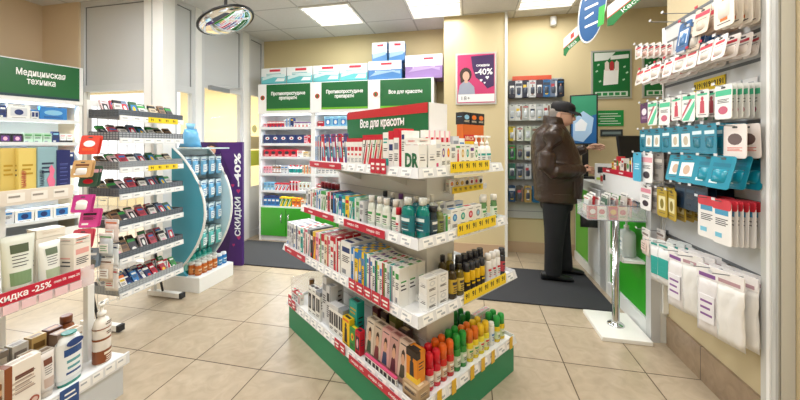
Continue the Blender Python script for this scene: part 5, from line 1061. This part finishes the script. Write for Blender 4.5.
# ------------------------------------------------------------------ hook board behind the man
PGB = E('hook_board', 'grey hook board of small accessories behind the man', 'hook board', (.44, 4.2, 0), 0)
MB().box(.0, -.022, .42, .62, -.001, 2.09, M('#b9bbb8', .5)).build('panel', PGB)
g = MB()
for k in range(13): g.box(.0, -.024, .5 + k * .125, .62, -.0215, .508 + k * .125, M('#84888a', .5))
g.build('groove', PGB)
MB().box(.06, -.03, 2.075, .50, -.022, 2.125, M('#d8583a', .4)).build('red_topper', PGB)
FP = Fr(.44, 4.176, 0)
rows_p = [(2.06, .20, [('#2c3040', 'dark'), ('#c8ccd0', 'silver'), ('#22283c', 'navy'), ('#d4d8da', 'white'), ('#3a2c3a', 'plum'), ('#2f6aa0', 'blue'), ('#6a7a94', 'slate'), ('#1f2838', 'black')]),
          (1.78, .19, [('#c9cfcc', 'pale'), ('#d8dcda', 'white'), ('#b8c0bc', 'grey'), ('#dfe2e0', 'clear'), ('#a8b0b0', 'ash'), ('#d2d8d4', 'silver'), ('#c2c8c4', 'smoke'), ('#aab4b0', 'stone')]),
          (1.52, .17, [('#c8b430', 'yellow'), ('#d8dcd4', 'white'), ('#c4d0bc', 'pale green'), ('#b8c4b8', 'sage'), ('#e0e2dc', 'cream'), ('#8a9a88', 'moss'), ('#5a6a60', 'fern')]),
          (1.30, .17, [('#3c8a4a', 'green'), ('#88948a', 'grey'), ('#c8ccc4', 'pale'), ('#4a6a8a', 'blue'), ('#6a6c60', 'khaki'), ('#a8a49a', 'stone'), ('#8a8478', 'drab')]),
          (1.08, .18, [('#2c6a5a', 'green'), ('#8a9096', 'grey'), ('#b8c0c4', 'pale'), ('#5a7a94', 'blue'), ('#7a6a5a', 'brown'), ('#c4c8c4', 'white'), ('#484c54', 'dark')]),
          (.82, .19, [('#24486a', 'deep blue'), ('#4a4a44', 'dark'), ('#b89a5a', 'tan'), ('#2c6a94', 'blue'), ('#d0d0c8', 'white'), ('#38506a', 'slate'), ('#2a2e34', 'black')])]
hk = MB()
for i, (z, h_, cs) in enumerate(rows_p):
    for j, (c, nm) in enumerate(cs):
        s = .045 + j * (.535 / (len(cs) - 1)); hk.tube([(s, -.02, z), (s, -.12, z + .004)], .0025, wire, 5)
        k = K_card(.074, h_, .025, c, ['window', 'band', 'stripe', 'figure'][(i + j) % 4], ['#e8eaea', '#3a4454', '#c8ccd0', '#8a6a5a'][(i * 2 + j) % 4], ['#b8404a', '#2f6aa0', '#e8c84a'][(i + j) % 3], 'accessory_card', '#c8d0d4' if i in (1, 2) else '#4a5260')
        for q in range(2): k.put(FP, s, -.095 + .05 * q, z - .016, f"{nm} accessory card, {ORD[j]} from left in the {TN[i] if i < 5 else 'bottom'} row of the hook board", 'accessory', f"{nm} cards {TN[i]} {ORD[j]}", rz=prs.uniform(-5, 5))
hk.build('hooks', PGB)

# ------------------------------------------------------------------ things on the counters
MON = E('advert_screen', 'tall black framed blue advertising screen behind the man', 'screen', (1.235, 3.95, .9315), -12)
MB().box(-.15, 0, .37, .12, .03, .92, M('#17191c', .35)).build('casing', MON, bevel=.004)
sc_ = MB().box(-.135, -.002, .385, .105, .001, .905, M('#1f5f9a', .3, em=.25)).build('screen', MON)
q = MB(); q.prism([(-.135, .62), (.105, .70), (.105, .905), (-.135, .905)], -.003, 0, M('#2f8f6a', .3, em=.2)).prism([(-.12, .42), (-.02, .40), (.06, .5), (.08, .66), (-.02, .74), (-.12, .66)], -.0035, 0, M('#a8c8e4', .3, em=.2)).prism([(-.1, .52), (.0, .52), (.02, .6), (-.04, .66), (-.1, .6)], -.004, 0, M('#e8eef4', .3, em=.2)); q.build('printed_picture', sc_)
MB().box(-.03, .005, .02, .03, .028, .40, M('#17191c', .35)).box(-.12, -.05, 0, .12, .1, .02, M('#17191c', .35)).build('stand', MON)
MN = E('monitor', 'black till monitor seen from behind on the counter', 'monitor', (1.60, 3.66, .9315), 12)
MB().box(-.15, 0, .20, .15, .03, .46, M('#15161a', .45), sk=.05).build('casing', MN, bevel=.006); MB().box(-.03, .02, .0, .03, .05, .3, M('#1b1c20', .45)).box(-.09, -.05, 0, .09, .1, .015, M('#1b1c20', .45)).build('stand', MN)
PT = E('card_terminal', 'dark card terminal with pale keys beside the till monitor', 'terminal', (1.26, 3.27, .931), 20)
MB().box(-.04, 0, 0, .04, .05, .16, M('#24262b', .45), sk=.04).build('body', PT, bevel=.004); MB().box(-.03, .032, .11, .03, .036, .15, M('#8fa8b4', .3)).box(-.03, .012, .03, .03, .016, .09, M('#c8ccd0', .4)).build('screen', PT)
bxs = MB()
o = K_box(.15, .10, .18, '#e9ebea', 'plain', '#b8bec2', '#b8bec2', name='scanner_box'); o = o.put(Fr(1.29, 3.60, 0), 0, 0, .931, 'white device box with black label standing on the counter', 'box', rz=-20)
MB().box(-.05, -.0015, .09, .03, .001, .15, M('#2a2c30', .4)).box(-.06, -.0015, .02, .07, .001, .045, M('#bcd24a', .4)).build('print', o)
for i in range(7):
    kbot(.03, .13, ['#d8d4cc', '#c8424a', '#e8e4dc', '#4a4c54', '#c8b48a', '#e0e4e6', '#8a5a4a'][i], ['#6a6c70', WHT, RED, '#c8ccd0', BRN, BLU, WHT][i], ['#c84a4a', '#f0e8e0', '#b8c0c8', '#e0dcd4', '#f0e8d8', '#8ab4d0', '#e8d8c8'][i], kind='can' if i % 2 else 'screw', name='jar').put(Fr([1.24, 1.31, 1.45, 1.52, 1.59, 1.45, 1.52][i], [3.42, 3.42, 3.38, 3.38, 3.38, 3.48, 3.48][i], 0), 0, 0, .932, f"{['pale grey','red','white','dark','tan','silver','brown'][i]} jar among the small goods on the till counter, {ORD[i]} from left", 'jar')
sw = [('#e8c24a', 'yellow'), ('#f0ece4', 'white'), ('#c8303c', 'red'), ('#b88a4a', 'caramel'), ('#e8e4dc', 'ivory'), ('#6a4a34', 'cocoa'), ('#d8d4cc', 'pale grey'), ('#3c3c40', 'black'), ('#c84a5a', 'rose'), ('#e07a2a', 'orange')]
for i in range(14):
    c, nm = sw[i % 10]; h_ = .09 + .05 * ((i * 7) % 5) / 4
    K_box(.043, .05, h_, c, ['text', 'band', 'logo', 'stripe'][i % 4], [RED, WHT, GRN, BRN][(i * 3) % 4], [WHT, YEL, RED][i % 3], name='sweet_box').put(Fr(1.195, 3.19 - .047 * i, -90), 0, .02, 1.062 if i > 4 else 1.062, f"{nm} {'sweet' if i < 10 else 'snack'} box on the raised red-edged counter front, {ORD[i]} from the far end", 'box')
sup = MB().box(-.006, .066, 1.0, .16, .74, 1.0612, cw_).build('sweet_rack', CT)
for i in range(5): K_box(.06, .05, [.10, .09, .12, .11, .08][i], [RED, '#e8e4dc', '#c8303c', '#f0ece4', '#d84a4a'][i], 'band', [WHT, RED, YEL, GRN, WHT][i], WHT, name='sweet_box').put(Fr(1.50, 3.14 - .07 * i, -90), 0, .0, 1.033, f"{['plain red','ivory','red yellow-banded','off-white','light red'][i]} box near the hook wall on the counter top", 'box')
# kiosk basket goods
bg = [('#c8ccc8', 'grey'), ('#e8e4e0', 'white'), ('#c83c44', 'red'), ('#e8e8e4', 'clear'), ('#5a7a6a', 'green'), ('#dcdcd8', 'pale'), ('#8a8c90', 'slate'), ('#e0b8b4', 'pink'), ('#cfc9c0', 'stone'), ('#c89a90', 'rose')]
for i in range(10):
    c, nm = bg[i]
    K_pouch(.10, .14, .016, c, '#efeeea', ['#c8303c', '#3c6a4a', '#3a3c44'][i % 3], WHT, 'label', 'small_pouch', .15, .003, i, .3).put(Fr([.822, .845, .868, .891, .944, .967, .990, 1.013, 1.074, 1.097][i], 2.62 + .01 * (i % 3), -90), 0, 0, .918 + .012 * (i % 3), f"{nm} pouch standing in the clear basket, {ORD[i]} from the left", 'pouch', rx=-3)
for i in range(4): K_box(.055, .03, .09, [RED, WHT, RED, CRM][i], 'logo', [WHT, RED, YEL, RED][i], GRN, name='sweet_box').put(Fr([.828, .886, .957, 1.015][i], 2.5, 0), 0, .0, .786, f"small {['red','white','yellow-printed red','cream'][i]} box at the basket's front, {ORD[i]} from left", 'box')
# sanitizer on its ledge
sz = E('sanitizer_bottle', 'large clear sanitizer bottle with white pump on green counter', 'bottle', (1.115, 2.69, .494), -90); sz.scale = (.86, .86, .84)
MB().loft([[(x * q, y * q, z) for x, y in ((-.062, -.045), (.0, -.05), (.062, -.045), (.068, 0), (.062, .045), (0, .05), (-.062, .045), (-.068, 0))] for z, q in ((0, .92), (.01, 1), (.19, 1), (.215, .85), (.225, .35), (.24, .3))], M('#cfd9d6', .2, tr=.12)).build('body', sz)
MB().lathe([(.02, .24), (.02, .262), (.008, .265), (.008, .30), (.016, .302), (.016, .315)], white).box(-.055, -.008, .303, .01, .008, .314, white).build('pump', sz)
MB().box(-.05, -.0525, .06, .05, -.049, .16, M('#eef2f0', .4)).box(-.035, -.0532, .12, .035, -.0515, .135, M('#8aa8b8', .4)).box(-.03, -.0532, .09, .03, -.0515, .098, M('#8aa8b8', .4)).build('label', sz)
MB().tube([(0, 0, .23), (0, 0, .02)], .005, white).build('dip_tube', sz)
sd = MB().lathe([(.06, 0), (.06, .003)], M('#c8d4d8', .4), seg=20).build('round_sign'); sd.location = (1.178, 2.70, .86); sd.rotation_euler = (0, R(-90), 0)
tag(sd, 'round pale sticker with blue mark above the sanitizer bottle', 'sticker'); MB().lathe([(.045, .003), (.045, .0042)], M('#3a6aa0', .4), seg=18).lathe([(.03, .0042), (.03, .005)], M('#d8a08c', .4), seg=14).build('print', sd)
# small cash display beside green notice
K_box(.24, .03, .07, '#4a5254', 'text', '#c8d0d0', '#8a9a9a', name='card_holder').put(Fr(1.63, 4.0, 0), 0, 0, 1.42, 'dark grey card strip hanging below the green notice', 'card holder') if False else None

# ------------------------------------------------------------------ the man
PX, PY = .835, 3.47
PM = E('person', 'older man in black cap, glasses and brown leather jacket at the counter', 'person', (PX, PY, .0135), 0)
skin = M('#d0a48c', .5, noise=90)
def ell(cx, cy, cz, rx, ry, seg=16, tilt=0, sq=1.):
    out = []
    for k in range(seg):
        a = 2 * math.pi * k / seg; c, s = math.cos(a), math.sin(a)
        c = math.copysign(abs(c) ** sq, c); s = math.copysign(abs(s) ** sq, s)
        out.append((cx + rx * c, cy + ry * s, cz + tilt * rx * c))
    return out
# body skin: one skinned skeleton (head, neck, trunk, arms with fingers, legs)
def skinned(name, verts, edges, m, parent, root=0, sub=2):
    me = bpy.data.meshes.new(name); me.from_pydata([v[:3] for v in verts], edges, []); o = bpy.data.objects.new(name, me); COL.objects.link(o); o.parent = parent
    md = o.modifiers.new('skin', 'SKIN'); md.use_smooth_shade = True
    for i, v in enumerate(verts):
        sv = me.skin_vertices[0].data[i]; r = v[3]; sv.radius = r if isinstance(r, tuple) else (r, r); sv.use_root = (i == root)
    s2 = o.modifiers.new('sub', 'SUBSURF'); s2.levels = sub; s2.render_levels = sub
    me.materials.append(m)
    return o
def bake(o):
    bpy.context.view_layer.update(); dg = bpy.context.evaluated_depsgraph_get()
    me = bpy.data.meshes.new_from_object(o.evaluated_get(dg)); o.modifiers.clear(); o.data = me
    for p in me.polygons: p.use_smooth = True
    return o
# trunk/limb skeleton (local: +x is the way he faces, -y is his right side, toward the viewer)
V = [(-.02, 0, .90, (.13, .15)), (-.03, 0, 1.12, (.12, .14)), (-.05, 0, 1.34, (.09, .12)), (-.04, 0, 1.45, (.05, .055)), (-.01, 0, 1.51, .05), (.015, 0, 1.56, .05),
     (-.07, -.17, 1.38, .024), (-.155, -.27, 1.19, .014), (-.14, -.27, 1.075, .016), (.04, -.225, 1.05, .026), (.175, -.165, 1.057, .027),     # right arm 6-10
     (-.06, .16, 1.39, .04), (-.0, .25, 1.2, .018), (.07, .24, 1.135, .018), (.17, .17, 1.19, .026), (.285, .096, 1.252, .026),            # left arm 11-15
     (-.03, -.09, .84, .085), (-.03, -.10, .48, .06), (-.06, -.105, .10, .042), (-.0, .09, .84, .085), (.02, .105, .48, .06), (.03, .12, .10, .042)]
Ed = [(0, 1), (1, 2), (2, 3), (3, 4), (4, 5), (2, 6), (6, 7), (7, 8), (8, 9), (9, 10), (2, 11), (11, 12), (12, 13), (13, 14), (14, 15), (0, 16), (16, 17), (17, 18), (0, 19), (19, 20), (20, 21)]
body = bake(skinned('body', V, Ed, skin, PM))
def join_into(o, others):
    """append other meshes to the body's mesh so that it stays one mesh"""
    import bmesh
    bm = bmesh.new(); bm.from_mesh(o.data)
    for q in others:
        mt = q.matrix_basis.copy(); tmp = q.data.copy(); tmp.transform(mt); bm.from_mesh(tmp); bpy.data.objects.remove(q)
    bm.to_mesh(o.data); bm.free()
    for p in o.data.polygons: p.use_smooth = True
# hands: palm with five fingers each, skinned
def hand(wr, dirx, up, side, curl):
    """wr wrist, dirx pointing direction, up = back of hand normal, side = towards the thumb"""
    d, n, t = Vector(dirx).normalized(), Vector(up).normalized(), Vector(side).normalized(); w = Vector(wr)
    v = [tuple(w) + ((.026, .02),), tuple(w + d * .045) + ((.036, .017),), tuple(w + d * .08) + ((.038, .015),)]; e = [(0, 1), (1, 2)]
    parts = [skinned('hand', v, e, skin, PM)]
    for k, (off, ln) in enumerate(((.027, .066), (.009, .076), (-.009, .07), (-.026, .055))):
        p0 = w + d * .06 + t * off; p1 = w + d * .088 + t * off * 1.05; a1, a2, a3 = [math.radians(c) for c in (curl * .35, curl * .8, curl * 1.25)]
        q = [p0, p1]; L = ln / 3
        for a in (a1, a2, a3): q.append(q[-1] + (d * math.cos(a) - n * math.sin(a)) * L * 1.1)
        parts.append(skinned('finger', [tuple(x) + (r,) for x, r in zip(q, (.0095, .0095, .009, .0082, .007))], [(i, i + 1) for i in range(4)], skin, PM, sub=1))
    q = [w + d * .02 + t * .018, w + d * .042 + t * .042 - n * .008, w + d * .068 + t * .05 - n * .02, w + d * .09 + t * .044 - n * .03]
    parts.append(skinned('thumb', [tuple(x) + (r,) for x, r in zip(q, (.013, .012, .0105, .008))], [(i, i + 1) for i in range(3)], skin, PM, sub=1))
    return [bake(p) for p in parts]
hands = hand((.175, -.165, 1.057), (.9, .35, -.05), (.1, -.9, .4), (0, .3, 1), 55) + hand((.285, .096, 1.252), (.85, -.25, .15), (.0, .75, .6), (.2, -.6, .8), 50)
# head: lofted profile facing +x, then a nose, ears and eyes
HC = (.05, 0, 1.572)
hd_ = MB(); prof = [(-.105, -.035, .052, .048), (-.085, -.008, .072, .058), (-.06, .004, .088, .066), (-.03, .006, .096, .072), (.0, .004, .1, .076), (.03, .0, .102, .078), (.06, -.004, .102, .078), (.09, -.008, .092, .072), (.112, -.012, .066, .052), (.124, -.012, .028, .022)]
hd_.loft([ell(HC[0] + dx, 0, HC[2] + z, rx, ry, 20, tilt=-.10) for z, dx, rx, ry in prof], skin)
nx = HC[0] + .1
hd_.loft([ell(nx + a, 0, HC[2] + z, rx, ry, 10) for z, a, rx, ry in ((-.046, -.006, .006, .010), (-.042, .002, .014, .016), (-.033, .007, .017, .019), (-.022, .006, .016, .016), (-.005, .0, .013, .011), (.012, -.005, .011, .009), (.026, -.01, .008, .008))], skin)
for s in (-1, 1):
    hd_.loft([[(HC[0] - .008 + .022 * math.cos(a) * q, s * (.076 + .012 * k), HC[2] - .005 + .034 * math.sin(a) * q) for a in [2 * math.pi * i / 10 for i in range(10)]] for k, q in ((0, .7), (.6, 1), (1, .9), (.8, .55))], skin)
hd_.loft([ell(nx - .012, 0, HC[2] + z, rx, ry, 8) for z, rx, ry in ((-.075, .008, .02), (-.068, .013, .026), (-.064, .013, .026), (-.058, .008, .02))], M('#a8685c', .5))
hh = hd_.build('head', PM)
HM = Matrix.Translation(Vector(HC)) @ Matrix.Rotation(R(-34), 4, 'Z') @ Matrix.Rotation(R(7), 4, 'Y') @ Matrix.Translation(-Vector(HC))
hh.matrix_basis = HM
lips = None
join_into(body, [hh] + hands)
body.data.materials.clear(); body.data.materials.append(skin)
for p in body.data.polygons: p.material_index = 0
ey = MB()
for s in (-1, 1): ey.loft([ell(nx - .014, s * .032, HC[2] + .016 + z, r_, r_, 8) for z, r_ in ((-.011, .003), (-.006, .009), (0, .011), (.006, .009), (.011, .003))], M('#d8d4cc', .3)); ey.box(nx - .006, s * .032 - .005, HC[2] + .011, nx - .002, s * .032 + .005, HC[2] + .021, M('#3a2c24', .3))
ey.build('eyes', PM).matrix_basis = HM
MB().box(nx - .02, -.022, HC[2] - .069, nx - .0045, .022, HC[2] - .066, M('#8a4c44', .6)).build('mouth', PM).matrix_basis = HM
# hair behind and beside the ears
hr = MB(); hr.loft([ell(HC[0] - .022 + dx, 0, HC[2] + z, rx, ry, 20) for z, dx, rx, ry in ((-.06, -.03, .05, .05), (-.04, -.022, .075, .07), (-.01, -.012, .09, .0795), (.03, -.008, .098, .0825), (.06, -.006, .1, .083))], M('#8f8982', .8, noise=200)); hr.build('hair', PM).matrix_basis = HM
# cap with peak
capm = M('#1b1b1e', .75, noise=160); cp = MB()
cp.loft([ell(HC[0] - .008 + dx, 0, HC[2] + z, rx, ry, 24, tilt=-.12) for z, dx, rx, ry in ((.035, 0, .108, .086), (.06, 0, .114, .091), (.09, .0, .114, .09), (.115, .002, .10, .08), (.132, .004, .07, .058), (.14, .006, .03, .025))], capm)
cp.build('cap', PM).matrix_basis = HM
pk = MB(); rings = []
for i in range(7):
    t = i / 6; rings.append([(HC[0] + .075 + .08 * t, y * (1 - .35 * t ** 2), HC[2] + .052 - .03 * t - .35 * (y * y) / .09 + zz) for y, zz in [(-.075, 0), (-.04, 0), (0, 0), (.04, 0), (.075, 0), (.075, .006), (.04, .007), (0, .008), (-.04, .007), (-.075, .006)]])
pk.loft(rings, capm).build('cap_peak', PM).matrix_basis = HM
gl = MB(); fm = M('#4a4038', .3, .4)
for s in (-1, 1):
    pts = [(nx + .004, s * .034 + .026 * math.cos(2 * math.pi * i / 14), HC[2] + .008 + .019 * math.sin(2 * math.pi * i / 14)) for i in range(15)]; gl.tube(pts, .0022, fm, 5)
    gl.tube([(nx + .003, s * .06, HC[2] + .014), (nx - .02, s * .078, HC[2] + .014), (HC[0] - .0, s * .084, HC[2] + .012)], .0022, fm, 5)
gl.tube([(nx + .006, -.01, HC[2] + .012), (nx + .009, 0, HC[2] + .014), (nx + .006, .01, HC[2] + .012)], .002, fm, 5); gl.build('glasses', PM).matrix_basis = HM
# jacket: torso and sleeves merged into one skin by a remesh
def remeshed(name, mb, m, parent, vox=.014, smooth=6):
    o = mb.build(name, parent)
    r = o.modifiers.new('remesh', 'REMESH'); r.mode = 'VOXEL'; r.voxel_size = vox; r.use_smooth_shade = True
    s = o.modifiers.new('smooth', 'SMOOTH'); s.factor = .5; s.iterations = smooth
    bake(o); o.data.materials.clear(); o.data.materials.append(m)
    for p in o.data.polygons: p.material_index = 0
    return o
leather = bpy.data.materials.new('leather'); leather.use_nodes = True; nt = leather.node_tree; p_ = nt.nodes['Principled BSDF']
tc = nt.nodes.new('ShaderNodeTexCoord'); n1 = nt.nodes.new('ShaderNodeTexNoise'); n1.inputs['Scale'].default_value = 11; n1.inputs['Detail'].default_value = 3; n1.inputs['Distortion'].default_value = .4
bp = nt.nodes.new('ShaderNodeBump'); bp.inputs['Strength'].default_value = .75; bp.inputs['Distance'].default_value = .02
nt.links.new(tc.outputs['Object'], n1.inputs['Vector']); nt.links.new(n1.outputs['Fac'], bp.inputs['Height']); nt.links.new(bp.outputs['Normal'], p_.inputs['Normal'])
p_.inputs['Base Color'].default_value = lin('#35251b'); p_.inputs['Roughness'].default_value = .34
j = MB()
j.loft([ell(cx, 0, z, rx, ry, 24, sq=.85) for z, cx, rx, ry in ((.735, .0, .195, .19), (.76, .0, .215, .205), (.80, .0, .21, .205), (.95, .0, .222, .212), (1.08, -.01, .225, .212), (1.2, -.03, .212, .21), (1.32, -.05, .19, .205), (1.40, -.06, .16, .195), (1.455, -.055, .125, .155), (1.485, -.045, .095, .1), (1.51, -.035, .086, .088))], leather)
def sleeve(P): j.tube(P, [p[3] for p in P], leather, 14) if False else j.tube([p[:3] for p in P], [p[3] for p in P], leather, 14)
sleeve([(-.05, -.13, 1.41, .085), (-.10, -.222, 1.345, .09), (-.15, -.268, 1.2, .084), (-.16, -.272, 1.09, .08), (-.10, -.268, 1.045, .074), (.02, -.24, 1.045, .066), (.12, -.19, 1.054, .054), (.185, -.162, 1.057, .046)])
sleeve([(-.05, .15, 1.41, .088), (-.06, .225, 1.34, .09), (-.01, .25, 1.2, .082), (.05, .245, 1.14, .076), (.12, .20, 1.16, .064), (.21, .14, 1.215, .054), (.285, .096, 1.252, .045)])
jk = remeshed('jacket', j, leather, PM, .012, 3)
cl_ = MB(); rings = []
for z, q in ((1.455, 1.08), (1.53, 1.06), (1.555, 1.0)): rings.append(ell(-.035, 0, z, .092 * q, .095 * q, 20, tilt=-.22))
rings2 = [ell(-.035, 0, z, .080 * q, .083 * q, 20, tilt=-.22) for z, q in ((1.555, 1.06), (1.46, 1.0))]
cl_.loft(rings + rings2, leather, cap=False).build('collar', PM)
pk2 = MB(); pk2.box(-.09, -.2535, .83, .05, -.243, .835, M('#33251d', .5)).box(.09, -.212, .80, .10, -.205, .80 + .15, M('#33251d', .5)); pk2.build('pocket_seam', PM)
zp = MB(); zp.tube([(.2, -.0, .75), (.225, -.0, .95), (.222, -.0, 1.1), (.185, 0, 1.22), (.14, 0, 1.34), (.065, 0, 1.46)], .006, M('#8a8478', .3, .7), 6).build('zip', PM)
# shirt collar hint is hidden; trousers
tr_m = M('#0b0c12', .8, noise=60); t_ = MB()
t_.loft([ell(-.01, 0, z, rx, ry, 22, sq=.9) for z, rx, ry in ((.66, .14, .155), (.76, .155, .175), (.9, .16, .185))], tr_m)
for s, xo, fw in ((-1, -.035, -.03), (1, .02, .07)):
    t_.loft([ell(xo + (fw * k), s * y, z, rx, ry, 16) for z, k, y, rx, ry in ((.80, 0, .086, .115, .09), (.68, .1, .088, .118, .09), (.48, .4, .093, .094, .082), (.3, .7, .098, .082, .075), (.12, .95, .10, .078, .07), (.045, 1.0, .102, .08, .072), (.04, 1, .103, .06, .05))], tr_m)
remeshed('trousers', t_, tr_m, PM, .013, 4)
for s, xo in ((-1, -.065), (1, .09)):
    sh = MB(); sy = s * .103; sm_ = M('#141416', .3); rings = []
    for x, hw, z1 in ((-.105, .02, .05), (-.095, .034, .075), (-.05, .04, .09), (0, .042, .095), (.05, .045, .075), (.1, .049, .055), (.14, .044, .045), (.17, .03, .036), (.182, .012, .026)):
        rings.append([(xo + x, sy + hw * math.cos(a), .002 + max(0, (.5 + .5 * math.sin(a))) * z1) for a in [-math.pi / 2 + 2 * math.pi * i / 14 for i in range(14)]])
    b_ = sh.loft(rings, sm_).build('shoe', PM)
# dark bag hanging from the counter edge at his far hand
HB_ = E('hand_bag', 'black soft bag hanging between the man and the counter', 'bag', (1.06, 3.30, .545), 0)
b = MB(); b.puff(-.07, .075, 0, .18, .10, M('#141519', .6, noise=40), nx=10, nz=8, wr=.004, seed=4); b.build('bag_body', HB_)
MB().tube([(-.04, 0, .16), (-.03, .0, .20), (0.02, 0, .22), (.05, 0, .20), (.06, 0, .16)], .008, M('#141519', .6), 8).build('handle', HB_)
